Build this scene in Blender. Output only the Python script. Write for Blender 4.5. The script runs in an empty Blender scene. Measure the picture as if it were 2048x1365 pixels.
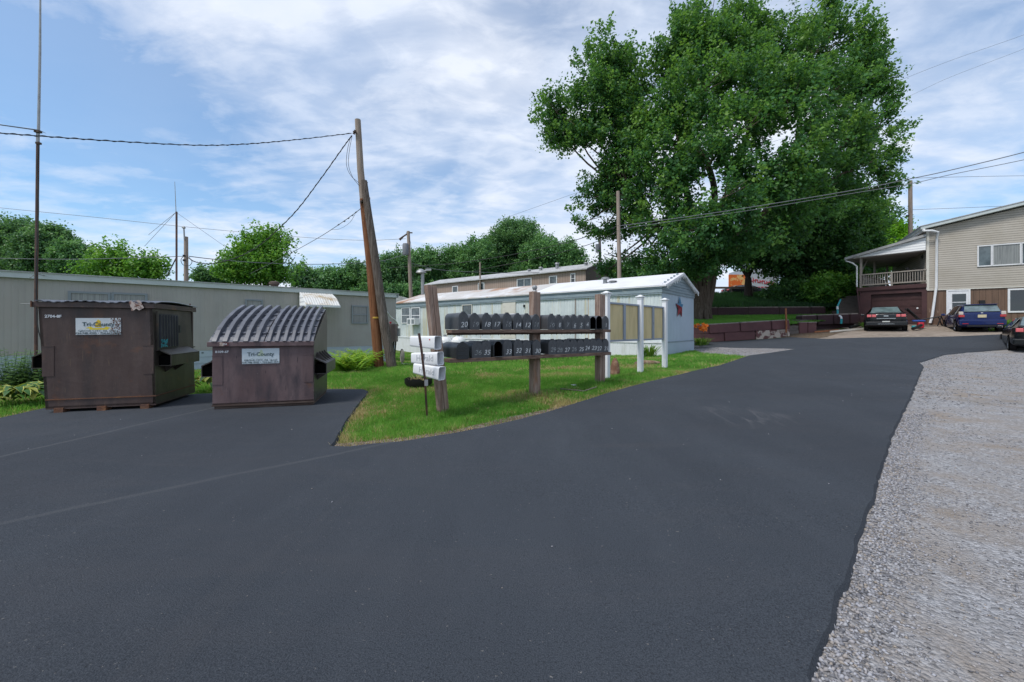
import bpy, bmesh, math, random
import numpy as np
from mathutils import Vector, Matrix, noise
from mathutils.geometry import delaunay_2d_cdt
random.seed(7); RNG = np.random.default_rng(7)
SC = bpy.context.scene; COL = SC.collection
PI = math.pi
# ------------------------------------------------------------------ survey helpers
CAMH, HY, F = 1.4, 658.0, 820.0
def P(px, py, Y): return Vector(((px-1024)/F*Y, Y, CAMH-(py-HY)/F*Y))
CP = np.array([(-12,5,0),(-8,7,0),(-5,7,0),(-3.5,9,0),(-2.5,6,0),(0,0,0),(-6,0,0),(6,0,0),(3,4,.02),(0,4,0),(-8,-8,0),(8,-8,0),(-1.1,6.75,0),(.435,7.75,.1),
 (1.87,8.7,.22),(2.2,9.5,.21),(3.35,10.7,.24),(4.5,11.7,.28),(6.3,17.2,.25),(2.8,20.1,.05),(-6.8,28,-.2),(-5,15,0),(-10,13,0),(-14,11,0),(9.2,20.7,.3),
 (9,25,.45),(12,25,.57),(16.6,25,.92),(17.9,20.5,.925),(22.8,19,1.1),(20.8,24,1.22),(24.5,21.8,1.18),(23.9,28.2,1.68),(25.8,25.5,1.62),(29.2,23.3,1.6),(32,30,1.7),
 (14.1,13.7,.4),(17.6,15.9,.45),(21,17,.6),(19.6,15.8,.48),(11.2,11.2,.33),(7,7.1,.22),(4.5,4.9,.06),(8,4,.1),(12.4,18,.48),(11.6,22,.38),(14,3,.2),(22,8,.45),
 (-10,52,2.6),(7,38,3.2),(0,33,.6),(-25,40,1.0),(-20,20,0),(-30,0,0),(30,5,.6),(35,20,1.5),(-30,60,1.5),(20,60,3.4),(0,-20,0),(15,33,1.5)], float)
def _u(r2): return np.where(r2 > 1e-9, r2*np.log(r2+1e-12)*.5, 0)
_n = len(CP); _K = _u(((CP[:,None,:2]-CP[None,:,:2])**2).sum(-1)) + .6*np.eye(_n)
_A = np.zeros((_n+3,_n+3)); _A[:_n,:_n]=_K; _A[:_n,_n]=1; _A[:_n,_n+1:]=CP[:,:2]; _A[_n,:_n]=1; _A[_n+1:,:_n]=CP[:,:2].T
_W = np.linalg.solve(_A, np.concatenate([CP[:,2],[0,0,0]]))
def HZ(x, y):
    x=np.atleast_1d(np.asarray(x,float)); y=np.atleast_1d(np.asarray(y,float))
    out=np.zeros(x.shape)
    for i in range(0,len(x),20000):
        xx=x[i:i+20000]; yy=y[i:i+20000]
        K=_u((xx[:,None]-CP[None,:,0])**2+(yy[:,None]-CP[None,:,1])**2)
        z=K@_W[:_n]+_W[_n]+_W[_n+1]*xx+_W[_n+2]*yy
        z=np.clip(z,-.35,3.6); d=np.hypot(xx,yy-20)
        t=np.clip((d-45)/40,0,1); t=t*t*(3-2*t)
        out[i:i+20000]=z*(1-t)+t*(1.0)
    return out
def hz(x,y): return float(HZ([x],[y])[0])
def G(px,py):
    z=0.
    for _ in range(60):
        Y=(CAMH-z)*F/(py-HY); X=(px-1024)/F*Y; z=.5*z+.5*hz(X,Y)
    return (X,Y)
# ------------------------------------------------------------------ materials
def _nt(name):
    m=bpy.data.materials.new(name); m.use_nodes=True; nt=m.node_tree
    return m,nt,nt.nodes['Principled BSDF']
def c4(c): return (c[0],c[1],c[2],1)
def noise_mask(nt, scale, lo, hi, stretch=(1,1,1), detail=5, coord='Object', off=0, dist=0):
    tc=nt.nodes.new('ShaderNodeTexCoord'); mp=nt.nodes.new('ShaderNodeMapping')
    mp.inputs['Scale'].default_value=stretch; mp.inputs['Location'].default_value=(off,off*.7,off*.3)
    nz=nt.nodes.new('ShaderNodeTexNoise'); nz.inputs['Scale'].default_value=scale; nz.inputs['Detail'].default_value=detail
    nz.inputs['Roughness'].default_value=.62; nz.inputs['Distortion'].default_value=dist
    nt.links.new(tc.outputs[coord],mp.inputs[0]); nt.links.new(mp.outputs[0],nz.inputs['Vector'])
    mr=nt.nodes.new('ShaderNodeMapRange'); mr.inputs['From Min'].default_value=lo; mr.inputs['From Max'].default_value=hi
    nt.links.new(nz.outputs['Fac'],mr.inputs['Value']); return mr.outputs[0], nz
def mixc(nt, fac, a, b):
    mx=nt.nodes.new('ShaderNodeMix'); mx.data_type='RGBA'
    if isinstance(fac,float): mx.inputs[0].default_value=fac
    else: nt.links.new(fac,mx.inputs[0])
    for s,v in ((6,a),(7,b)):
        if isinstance(v,tuple): mx.inputs[s].default_value=c4(v)
        else: nt.links.new(v,mx.inputs[s])
    return mx.outputs[2]
def mth(nt, op, a, b=None, c=None):
    n=nt.nodes.new('ShaderNodeMath'); n.operation=op
    for i,v in enumerate((a,b,c)):
        if v is None: continue
        if isinstance(v,(int,float)): n.inputs[i].default_value=v
        else: nt.links.new(v,n.inputs[i])
    return n.outputs[0]
def mat(name, base, layers=(), rough=.65, metal=0, bump=0, bs=40, bstretch=(1,1,1), spec=.4, coat=0, amt=1.0):
    """layers: (colour, scale, lo, hi, stretch)"""
    m,nt,b=_nt(name); col=tuple(base)
    for i,l in enumerate(layers):
        st=l[4] if len(l)>4 else (1,1,1)
        msk,_=noise_mask(nt,l[1],l[2],l[3],st,off=i*7.3+len(name))
        col=mixc(nt,msk,col,tuple(l[0]))
    if isinstance(col,tuple): b.inputs['Base Color'].default_value=c4(col)
    else: nt.links.new(col,b.inputs['Base Color'])
    b.inputs['Roughness'].default_value=rough; b.inputs['Metallic'].default_value=metal
    b.inputs['Specular IOR Level'].default_value=spec; b.inputs['Coat Weight'].default_value=coat
    if bump:
        _,nz=noise_mask(nt,bs,0,1,bstretch,off=3)
        bp=nt.nodes.new('ShaderNodeBump'); bp.inputs['Strength'].default_value=bump; bp.inputs['Distance'].default_value=.02
        nt.links.new(nz.outputs['Fac'],bp.inputs['Height']); nt.links.new(bp.outputs[0],b.inputs['Normal'])
    return m
def leafmat(name, dark, mid, light, trans=.3, rough=.5):
    m,nt,b=_nt(name)
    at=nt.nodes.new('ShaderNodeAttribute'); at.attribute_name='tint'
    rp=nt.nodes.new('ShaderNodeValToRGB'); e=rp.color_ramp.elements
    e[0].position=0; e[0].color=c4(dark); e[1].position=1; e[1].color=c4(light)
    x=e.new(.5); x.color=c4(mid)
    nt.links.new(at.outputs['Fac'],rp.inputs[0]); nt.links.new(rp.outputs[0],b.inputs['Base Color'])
    b.inputs['Roughness'].default_value=rough; b.inputs['Specular IOR Level'].default_value=.35
    tr=nt.nodes.new('ShaderNodeBsdfTranslucent'); mx=nt.nodes.new('ShaderNodeMixShader'); mx.inputs[0].default_value=trans
    sat=mixc(nt,.4,rp.outputs[0],(light[0]*1.3,light[1]*1.5,light[2]*.6))
    nt.links.new(sat,tr.inputs[0]); nt.links.new(b.outputs[0],mx.inputs[1]); nt.links.new(tr.outputs[0],mx.inputs[2])
    out=nt.nodes['Material Output']; nt.links.new(mx.outputs[0],out.inputs[0]); return m
def glassmat(name, col=(.05,.07,.08), rough=.06, layers=()):
    m=mat(name,col,layers,rough=rough,spec=.9); return m
def siding(name, base, dark, period, axis='Z', line=.14, layers=(), bump=.6):
    m,nt,b=_nt(name); tc=nt.nodes.new('ShaderNodeTexCoord'); sp=nt.nodes.new('ShaderNodeSeparateXYZ')
    nt.links.new(tc.outputs['Object'],sp.inputs[0])
    fr=mth(nt,'FRACT',mth(nt,'DIVIDE',sp.outputs[axis],period))
    ln=mth(nt,'LESS_THAN',fr,line); col=tuple(base)
    for i,l in enumerate(layers):
        msk,_=noise_mask(nt,l[1],l[2],l[3],l[4] if len(l)>4 else (1,1,1),off=i*5+2); col=mixc(nt,msk,col,tuple(l[0]))
    col=mixc(nt,ln,col,tuple(dark)); nt.links.new(col,b.inputs['Base Color'])
    bp=nt.nodes.new('ShaderNodeBump'); bp.inputs['Strength'].default_value=bump; bp.inputs['Distance'].default_value=.02
    h=fr if axis=='Z' else mth(nt,'GREATER_THAN',fr,line)
    nt.links.new(mth(nt,'MULTIPLY',h,-1.0 if axis=='Z' else 1.0),bp.inputs['Height']); nt.links.new(bp.outputs[0],b.inputs['Normal'])
    b.inputs['Roughness'].default_value=.6; b.inputs['Specular IOR Level'].default_value=.3
    return m
# ------------------------------------------------------------------ mesh builder
class MB:
    def __init__(s): s.v=[]; s.f=[]
    def add(s, vs, fs):
        o=len(s.v); s.v+= [tuple(v) for v in vs]; s.f+=[tuple(i+o for i in f) for f in fs]; return s
    def box(s, c, d, rz=0, rx=0, ry=0, taper=1):
        m=Matrix.Translation(c)@Matrix.Rotation(rz,4,'Z')@Matrix.Rotation(rx,4,'X')@Matrix.Rotation(ry,4,'Y')
        vs=[]
        for z in (-.5,.5):
            k=taper if z>0 else 1
            for x,y in ((-.5,-.5),(.5,-.5),(.5,.5),(-.5,.5)): vs.append(m@Vector((x*d[0]*k,y*d[1]*k,z*d[2])))
        return s.add(vs,[(3,2,1,0),(4,5,6,7),(0,1,5,4),(1,2,6,5),(2,3,7,6),(3,0,4,7)])
    def b2(s, x0,x1,y0,y1,z0,z1): return s.box(((x0+x1)/2,(y0+y1)/2,(z0+z1)/2),(abs(x1-x0),abs(y1-y0),abs(z1-z0)))
    def tube(s, pts, r, n=8, caps=True):
        pts=[Vector(p) for p in pts]; rs=r if isinstance(r,(list,tuple)) else [r]*len(pts)
        rings=[]; prev=None
        for i,p in enumerate(pts):
            a=pts[max(i-1,0)]; b=pts[min(i+1,len(pts)-1)]; t=(b-a)
            if t.length<1e-9: t=Vector((0,0,1))
            t.normalize()
            if prev is None:
                u=t.orthogonal().normalized()
            else:
                u=prev-t*prev.dot(t)
                u=u.normalized() if u.length>1e-6 else t.orthogonal().normalized()
            prev=u; w=t.cross(u)
            rings.append([p+(u*math.cos(2*PI*k/n)+w*math.sin(2*PI*k/n))*rs[i] for k in range(n)])
        vs=[v for g in rings for v in g]; fs=[]
        for i in range(len(pts)-1):
            for k in range(n): fs.append((i*n+k,i*n+(k+1)%n,(i+1)*n+(k+1)%n,(i+1)*n+k))
        if caps: fs.append(tuple(range(n-1,-1,-1))); fs.append(tuple((len(pts)-1)*n+k for k in range(n)))
        return s.add(vs,fs)
    def prism(s, poly, f0, f1):
        """poly 2D list, f0/f1 map (a,b)->3D for the two caps"""
        n=len(poly); vs=[f0(*p) for p in poly]+[f1(*p) for p in poly]
        return s.add(vs,[tuple(range(n-1,-1,-1)),tuple(range(n,2*n))]+[(i,(i+1)%n,n+(i+1)%n,n+i) for i in range(n)])
    def lathe(s, prof, c=(0,0,0), n=16, m=None):
        vs=[];fs=[]; c=Vector(c)
        for r,z in prof:
            for k in range(n):
                v=Vector((r*math.cos(2*PI*k/n),r*math.sin(2*PI*k/n),z))
                if m is not None: v=m@v
                vs.append(v+c)
        for i in range(len(prof)-1):
            for k in range(n): fs.append((i*n+k,i*n+(k+1)%n,(i+1)*n+(k+1)%n,(i+1)*n+k))
        return s.add(vs,fs)
    def grid(s, pts):
        ny=len(pts); nx=len(pts[0]); vs=[p for r in pts for p in r]
        return s.add(vs,[(j*nx+i,j*nx+i+1,(j+1)*nx+i+1,(j+1)*nx+i) for j in range(ny-1) for i in range(nx-1)])
    def build(s, name, m, parent=None, smooth=False, bevel=0, fix=True):
        me=bpy.data.meshes.new(name); me.from_pydata(s.v,[],s.f); me.materials.append(m)
        if fix or smooth:
            bm=bmesh.new(); bm.from_mesh(me)
            if fix: bmesh.ops.recalc_face_normals(bm,faces=bm.faces)
            bm.to_mesh(me); bm.free()
        o=bpy.data.objects.new(name,me); COL.objects.link(o)
        if smooth:
            me.polygons.foreach_set('use_smooth',[True]*len(me.polygons))
            try: me.set_sharp_from_angle(angle=math.radians(38))
            except Exception: pass
        if bevel:
            bv=o.modifiers.new('b','BEVEL'); bv.width=bevel; bv.segments=2; bv.limit_method='ANGLE'; bv.angle_limit=.6
        if parent: o.parent=parent
        return o
def tag(o,label=None,cat=None,group=None,kind=None):
    if label: o['label']=label
    if cat: o['category']=cat
    if group: o['group']=group
    if kind: o['kind']=kind
    return o
def thing(name,label,cat,loc=(0,0,0),rz=0,group=None,tilt=None):
    o=bpy.data.objects.new(name,None); COL.objects.link(o); o.location=loc; o.rotation_euler=(tilt[0] if tilt else 0,tilt[1] if tilt else 0,rz)
    o.empty_display_size=.2; return tag(o,label,cat,group)
def dup(root,loc,rz,label):
    r=root.copy(); COL.objects.link(r); r.location=loc; r.rotation_euler=(0,0,rz); r['label']=label
    for ch in list(root.children):
        c=ch.copy(); COL.objects.link(c); c.parent=r
        for g in ch.children:
            d=g.copy(); COL.objects.link(d); d.parent=c
    return r
def ang(dx,dy): return math.atan2(dy,dx)
_tc={}
def text(name,s,size,m,parent,loc,rot=(PI/2,0,0),align='CENTER',shear=0,ext=.0015,sx=1,bold=0):
    cu=bpy.data.curves.new('t','FONT'); cu.body=s; cu.size=size; cu.align_x=align; cu.align_y='CENTER'; cu.shear=shear; cu.extrude=ext; cu.offset=bold; cu.resolution_u=3
    to=bpy.data.objects.new('t',cu); COL.objects.link(to); bpy.context.view_layer.update()
    me=bpy.data.meshes.new_from_object(to); bpy.data.objects.remove(to); me.name=name
    me.materials.clear(); me.materials.append(m)
    o=bpy.data.objects.new(name,me); COL.objects.link(o); o.location=loc; o.rotation_euler=rot; o.scale=(sx,1,1)
    if parent: o.parent=parent
    return o
def npmesh(name, V, Fq, m, parent=None, tint=None, smooth=False):
    """V (N,3) float, Fq (M,k) int array"""
    me=bpy.data.meshes.new(name); k=Fq.shape[1]
    me.vertices.add(len(V)); me.vertices.foreach_set('co',V.astype(np.float32).ravel())
    me.loops.add(Fq.size); me.loops.foreach_set('vertex_index',Fq.astype(np.int32).ravel())
    me.polygons.add(len(Fq)); me.polygons.foreach_set('loop_start',np.arange(0,Fq.size,k,dtype=np.int32))
    me.polygons.foreach_set('loop_total',np.full(len(Fq),k,dtype=np.int32))
    if smooth: me.polygons.foreach_set('use_smooth',np.ones(len(Fq),dtype=bool))
    me.update(calc_edges=True); me.materials.append(m)
    if tint is not None:
        a=me.attributes.new('tint','FLOAT','FACE'); a.data.foreach_set('value',tint.astype(np.float32))
    o=bpy.data.objects.new(name,me); COL.objects.link(o)
    if parent: o.parent=parent
    return o
# ------------------------------------------------------------------ palette
M={}
M['lawn']=mat('lawn_soil',(.07,.12,.025),[((.11,.16,.04),.6,.35,.65),((.13,.11,.05),1.4,.56,.72),((.05,.035,.02),6,.6,.75)],rough=.95,bump=.8,bs=30,spec=.1)
M['dirt']=mat('dirt',(.12,.085,.055),[((.2,.17,.14),14,.5,.62),((.06,.04,.025),5,.5,.7),((.3,.27,.24),60,.6,.66)],rough=.95,bump=1,bs=40,spec=.1)
M['hill']=mat('hill_grass',(.03,.045,.012),[((.055,.06,.02),1.2,.4,.7),((.04,.03,.02),3,.55,.75)],rough=.95,bump=.6,bs=20,spec=.1)  # kept dark: the shade on the bank is put into this colour
M['conc']=mat('old_concrete',(.27,.22,.18),[((.18,.15,.12),.9,.4,.7),((.36,.31,.26),4,.5,.75),((.1,.09,.07),9,.62,.75)],rough=.9,bump=.4,bs=60)
M['wood']=mat('weathered_wood',(.27,.18,.14),[((.40,.31,.26),3,.4,.7,(9,9,.8)),((.09,.06,.045),5,.55,.7,(12,12,.5)),((.33,.17,.08),2,.62,.8,(2,2,.6))],rough=.85,bump=.8,bs=16,bstretch=(14,14,.8),spec=.15)
M['shelfwood']=mat('shelf_wood',(.15,.10,.08),[((.25,.18,.14),3,.45,.7,(1,9,9)),((.05,.035,.03),4,.55,.7,(1,9,9))],rough=.85,bump=.6,bs=14,bstretch=(1,14,14),spec=.15)
M['polewood']=mat('new_pole_wood',(.17,.065,.03),[((.26,.12,.06),3,.4,.65,(7,7,.5)),((.05,.025,.015),6,.55,.7,(9,9,.35)),((.42,.26,.13),9,.66,.74,(3,3,1))],rough=.8,bump=.9,bs=10,bstretch=(14,14,.7),spec=.2)
M['oldpole']=mat('old_pole_wood',(.13,.105,.09),[((.26,.22,.2),3,.45,.7,(9,9,.3)),((.03,.025,.02),4,.5,.66,(16,16,.25))],rough=.9,bump=1,bs=8,bstretch=(20,20,.4),spec=.1)
M['palepole']=mat('grey_pole_wood',(.33,.27,.23),[((.22,.17,.14),3,.4,.7,(8,8,.4)),((.42,.37,.33),5,.55,.75,(9,9,.3))],rough=.9,bump=.6,bs=10,bstretch=(14,14,.5),spec=.1)
M['whitepvc']=mat('white_vinyl',(.75,.76,.78),[((.6,.62,.63),2,.5,.8),((.5,.5,.42),5,.66,.85,(1,1,.3))],rough=.4)
M['white']=mat('white_paint',(.72,.73,.75),[((.55,.56,.57),3,.5,.8)],rough=.5)
M['offwhite']=mat('offwhite_paint',(.6,.58,.52),[((.48,.46,.4),3,.5,.8)],rough=.6)
M['black']=mat('black_plastic',(.012,.012,.014),rough=.5)
M['void']=mat('dark_void',(.004,.004,.004),rough=1,spec=0)  # near-black for insides and gaps; their shade is put into the colour
M['cable']=mat('cable_black',(.02,.02,.023),rough=.6)
M['cablegrey']=mat('cable_grey',(.16,.17,.19),rough=.6)
M['rustpipe']=mat('rusty_pipe',(.08,.045,.04),[((.16,.08,.05),5,.5,.7),((.14,.13,.13),2,.55,.75,(1,1,.3))],rough=.7)
M['galv']=mat('galvanised',(.32,.33,.34),[((.2,.2,.2),6,.5,.8)],rough=.5,metal=.5)
M['mailbox']=mat('mailbox_grey',(.055,.06,.068),[((.09,.095,.105),4,.45,.75),((.03,.032,.036),9,.6,.75),((.14,.14,.14),40,.68,.74)],rough=.5,bump=.15,bs=8,spec=.5)
M['mailplastic']=mat('mailbox_black',(.022,.025,.028),[((.035,.04,.045),4,.45,.75)],rough=.4)
M['paintnum']=mat('white_number_paint',(.55,.57,.58),[((.12,.13,.14),30,.52,.6)],rough=.7)
M['fadednum']=mat('faded_number_paint',(.27,.29,.3),[((.08,.085,.09),40,.5,.58)],rough=.7)
M['binA']=mat('bin_rust_brown',(.062,.038,.033),[((.098,.068,.060),.9,.42,.75,(3.5,3.5,.6)),((.034,.027,.028),1.4,.5,.75,(2,2,.6)),((.15,.062,.03),1.9,.57,.74),((.12,.08,.055),9,.6,.72,(5,5,.5)),((.2,.19,.18),30,.7,.76,(3,3,.2))],rough=.5,metal=.15,bump=.25,bs=6,spec=.5)
M['binAside']=mat('bin_olive_side',(.048,.040,.031),[((.09,.08,.06),1.2,.45,.7,(3,3,.6)),((.15,.075,.04),3,.6,.75),((.025,.022,.02),2.2,.52,.72)],rough=.42,metal=.2,bump=.25,bs=5,spec=.5)
M['binB']=mat('bin_faded_maroon',(.105,.068,.070),[((.155,.108,.110),1.1,.42,.7,(3,3,.7)),((.055,.043,.05),2.0,.5,.7,(2,2,.6)),((.13,.06,.035),3.3,.64,.78),((.04,.03,.035),8,.64,.72,(4,4,.6)),((.2,.17,.16),26,.7,.76)],rough=.55,metal=.1,bump=.2,bs=6)
M['rust']=mat('orange_rust',(.16,.07,.035),[((.09,.05,.04),5,.4,.65),((.25,.12,.05),9,.55,.72)],rough=.85,bump=.5,bs=60)
M['lid']=mat('lid_plastic',(.085,.09,.11),[((.125,.13,.155),3,.45,.7),((.05,.052,.065),5,.55,.72)],rough=.42,spec=.5)
M['lidblack']=mat('side_door_plastic',(.012,.016,.022),[((.03,.035,.045),4,.5,.7)],rough=.45)
M['sign']=mat('sign_panel',(.55,.62,.66),[((.42,.48,.52),4,.5,.75)],rough=.5)
M['signrust']=mat('sign_panel_rusted',(.56,.6,.62),[((.42,.48,.52),4,.5,.75)],rough=.5)
M['yellow']=mat('sign_yellow',(.72,.58,.04),[((.6,.35,.03),8,.5,.7)],rough=.5)
M['paleyel']=mat('sign_faded_yellow',(.5,.58,.42),rough=.5)
M['ink']=mat('sign_ink',(.06,.10,.11),rough=.6)
M['inkfade']=mat('sign_ink_faded',(.2,.26,.28),rough=.6)
M['teal']=mat('teal_paint',(.03,.32,.36),rough=.5)
M['trailerA']=mat('taupe_metal_siding',(.36,.335,.305),[((.31,.295,.275),1,.4,.7,(3,3,.3)),((.38,.37,.35),.5,.45,.7)],rough=.5,spec=.35)
M['skirt']=mat('skirt_panel',(.42,.49,.55),[((.34,.4,.46),1.2,.4,.7)],rough=.5)
M['fascia']=mat('pale_fascia',(.52,.57,.57),[((.44,.48,.48),1,.4,.7),((.25,.26,.24),12,.64,.74,(.4,1,3))],rough=.5)
M['roofwhite']=mat('roof_white_coating',(.68,.69,.72),[((.6,.6,.63),.8,.45,.7),((.5,.48,.46),5,.62,.8)],rough=.7,bump=.2,bs=10)
M['roofrust']=mat('roof_rust_patched',(.48,.47,.46),[((.33,.19,.12),.35,.52,.62,(1,.6,1)),((.6,.6,.61),.5,.5,.62),((.42,.3,.2),2,.58,.72)],rough=.8)
M['trailerB']=mat('pale_blue_siding',(.62,.67,.67),[((.42,.48,.5),.8,.4,.7),((.5,.45,.28),1.1,.54,.68,(2.6,2.6,.06)),((.4,.24,.09),1.7,.63,.72,(3,3,.05))],rough=.5)
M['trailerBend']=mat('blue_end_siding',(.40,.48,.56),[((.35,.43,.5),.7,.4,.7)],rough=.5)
M['skirtB']=mat('white_skirting',(.66,.68,.70),[((.5,.52,.5),2,.5,.75,(2,2,.4)),((.3,.3,.22),3,.66,.8)],rough=.6)
M['bluetrim']=mat('slate_blue_trim',(.20,.26,.30),[((.27,.33,.36),1.5,.4,.7,(1,1,4)),((.38,.4,.38),3,.62,.75)],rough=.5)
M['brownsid']=siding('brown_trailer_siding',(.32,.24,.20),(.2,.145,.12),.3,'X',.12,[((.38,.3,.26),.5,.4,.7)],bump=.3)
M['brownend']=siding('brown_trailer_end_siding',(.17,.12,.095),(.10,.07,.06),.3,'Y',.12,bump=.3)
M['browntrim']=mat('brown_trim',(.15,.09,.07),rough=.6)
M['greyroof']=mat('grey_roof',(.42,.43,.44),[((.28,.28,.28),2,.4,.7)],rough=.8)
M['greenroof']=mat('green_roof',(.02,.05,.035),rough=.7)
M['glass']=glassmat('window_glass',(.10,.13,.14),.05,[((.03,.045,.05),1.5,.4,.6)])
M['glassdark']=glassmat('dark_window_glass',(.018,.024,.028),.04)
M['curtain']=mat('curtain_behind_glass',(.24,.25,.24),[((.11,.12,.12),6,.4,.7,(8,8,.2))],rough=.15,spec=.7)
M['alum']=mat('aluminium_frame',(.22,.25,.27),rough=.45,metal=.3)
M['beige']=siding('beige_lap_siding',(.41,.38,.335),(.19,.175,.155),.132,'Z',.16,[((.34,.31,.26),.7,.4,.7)],bump=.9)
M['brownplank']=siding('brown_plank_siding',(.16,.10,.07),(.07,.045,.032),.25,'X',.07,[((.11,.07,.05),1.5,.45,.7,(4,4,.4)),((.28,.2,.15),2.4,.64,.72,(2,2,.6))],bump=.4)
M['maroon']=mat('maroon_paint',(.072,.032,.034),[((.05,.024,.026),2,.4,.7),((.095,.05,.05),6,.6,.75)],rough=.7,bump=.2,bs=20)
M['garagedoor']=mat('garage_door_paint',(.06,.026,.026),[((.045,.02,.02),2,.4,.7)],rough=.6)
M['blockwall']=mat('maroon_block_paint',(.12,.055,.058),[((.09,.042,.045),1.5,.4,.7),((.15,.08,.08),5,.6,.75),((.42,.36,.31),1.6,.68,.72)],rough=.85,bump=.4,bs=14)
M['blockdark']=mat('dark_block_paint',(.055,.028,.032),[((.04,.022,.026),1.5,.4,.7),((.1,.06,.06),7,.62,.75)],rough=.85,bump=.4,bs=14)
M['blockcap']=mat('block_raw_concrete',(.3,.26,.23),[((.18,.15,.13),6,.4,.7)],rough=.9,bump=.5,bs=20)
M['peeled']=mat('peeled_block_face',(.45,.38,.33),[((.13,.06,.06),3.2,.5,.56)],rough=.9,bump=.5,bs=14)
M['darkwood']=mat('dark_timber',(.075,.052,.043),[((.13,.10,.085),3,.5,.7,(1,8,8))],rough=.9)
M['greywood']=mat('grey_timber',(.14,.12,.11),[((.08,.065,.06),4,.45,.7,(1,8,8))],rough=.9,bump=.5,bs=14)
M['railwood']=mat('rail_wood',(.30,.27,.24),[((.2,.17,.15),4,.5,.75)],rough=.8)
M['orangepost']=mat('rusty_orange_post',(.26,.10,.045),[((.15,.06,.03),6,.5,.7)],rough=.8)
M['soffit']=mat('porch_ceiling',(.5,.46,.44),[((.3,.28,.27),1,.4,.7)],rough=.8)
M['corrwhite']=siding('white_corrugated',(.85,.87,.89),(.6,.62,.66),.16,'Z',.3,bump=.8)
M['board']=mat('cork_board_paper',(.62,.50,.27),[((.46,.36,.18),1.8,.45,.7,(3,3,.5)),((.52,.45,.25),3,.55,.75),((.14,.10,.06),4,.66,.78,(4,4,.4))],rough=.7)
M['boardframe']=mat('board_frame_grey',(.27,.31,.38),rough=.4,metal=.2)
M['tyre']=mat('tyre_rubber',(.014,.014,.015),rough=.85)
M['rim']=mat('alloy_rim',(.35,.36,.38),rough=.3,metal=.8)
M['carblack']=mat('black_car_paint',(.005,.006,.008),rough=.22,coat=.25,spec=.35)
M['carblue']=mat('blue_car_paint',(.003,.013,.085),rough=.25,metal=.1,coat=.35,spec=.35)
M['carglass']=mat('car_glass',(.012,.018,.02),rough=.04,spec=1)
M['rearglass']=mat('rear_window_glass',(.13,.18,.19),[((.05,.07,.08),2.5,.4,.7)],rough=.08,spec=.9)
M['taillight']=mat('tail_light_red',(.38,.015,.02),rough=.2,coat=.7)
M['taillightpink']=mat('tail_light_pink',(.6,.12,.13),rough=.2,coat=.7)
M['clearlens']=mat('clear_lens',(.5,.45,.4),rough=.2,coat=.7)
M['plate']=mat('licence_plate',(.5,.52,.5),[((.25,.3,.4),30,.55,.65)],rough=.5)
M['plateyellow']=mat('licence_plate_yellow',(.55,.48,.3),[((.25,.25,.3),30,.55,.65)],rough=.5)
M['chrome']=mat('chrome',(.6,.6,.62),rough=.2,metal=.9)
M['red']=mat('red_plastic',(.45,.02,.04),rough=.4)
M['blueplastic']=mat('blue_plastic',(.02,.07,.3),rough=.4)
M['tankwhite']=mat('tank_white',(.74,.75,.76),[((.55,.55,.55),3,.55,.8)],rough=.4)
M['starred']=mat('star_red',(.22,.02,.03),[((.1,.02,.02),6,.5,.7)],rough=.6)
M['starblue']=mat('star_blue',(.03,.14,.24),[((.3,.35,.4),12,.6,.66)],rough=.6)
M['dish']=mat('dish_grey',(.27,.26,.24),rough=.6)
M['orangesign']=mat('orange_sign',(.75,.16,.03),[((.8,.5,.2),1.2,.5,.56)],rough=.6)
M['bark']=mat('bark',(.10,.078,.062),[((.17,.14,.115),3,.45,.7,(6,6,.5)),((.035,.028,.022),4,.55,.7,(9,9,.4))],rough=.95,bump=1,bs=5,bstretch=(9,9,1),spec=.1)
M['darkbark']=mat('dark_bark',(.045,.036,.03),[((.08,.065,.055),3,.45,.7,(6,6,.5))],rough=.95,spec=.1)
M['straw']=mat('dry_grass',(.34,.24,.11),[((.22,.13,.06),20,.4,.6)],rough=.9)
L={}
L['maple']=leafmat('maple_leaves',(.022,.080,.034),(.056,.175,.055),(.19,.34,.06),.42)
L['dense']=leafmat('dark_tree_leaves',(.022,.068,.028),(.05,.14,.04),(.13,.26,.055),.4)
L['far']=leafmat('far_tree_leaves',(.045,.125,.06),(.095,.23,.085),(.18,.34,.11),.35)
L['farblue']=leafmat('far_dark_leaves',(.045,.115,.06),(.09,.205,.085),(.17,.31,.11),.38)
L['bright']=leafmat('bright_leaves',(.05,.16,.03),(.11,.28,.04),(.24,.42,.06),.38)
L['lime']=leafmat('lime_leaves',(.06,.18,.01),(.13,.34,.015),(.26,.5,.03),.38)
L['grass']=leafmat('grass_blades',(.07,.21,.03),(.145,.36,.055),(.31,.50,.11),.4)
L['drygrass']=leafmat('dry_grass_blades',(.24,.24,.07),(.45,.37,.17),(.66,.52,.32),.3)
L['fern']=leafmat('fern_fronds',(.07,.19,.02),(.17,.36,.03),(.36,.48,.05),.38)
L['weed']=leafmat('weed_leaves',(.06,.14,.06),(.12,.24,.09),(.24,.36,.16),.35)
L['hosta']=leafmat('hosta_leaves',(.02,.08,.02),(.05,.15,.03),(.4,.42,.08),.2)
L['lily']=leafmat('lily_blades',(.03,.10,.012),(.08,.2,.02),(.2,.3,.05),.3)
L['orange']=leafmat('orange_petals',(.6,.12,.01),(.8,.2,.02),(.85,.3,.03),.3)
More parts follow.
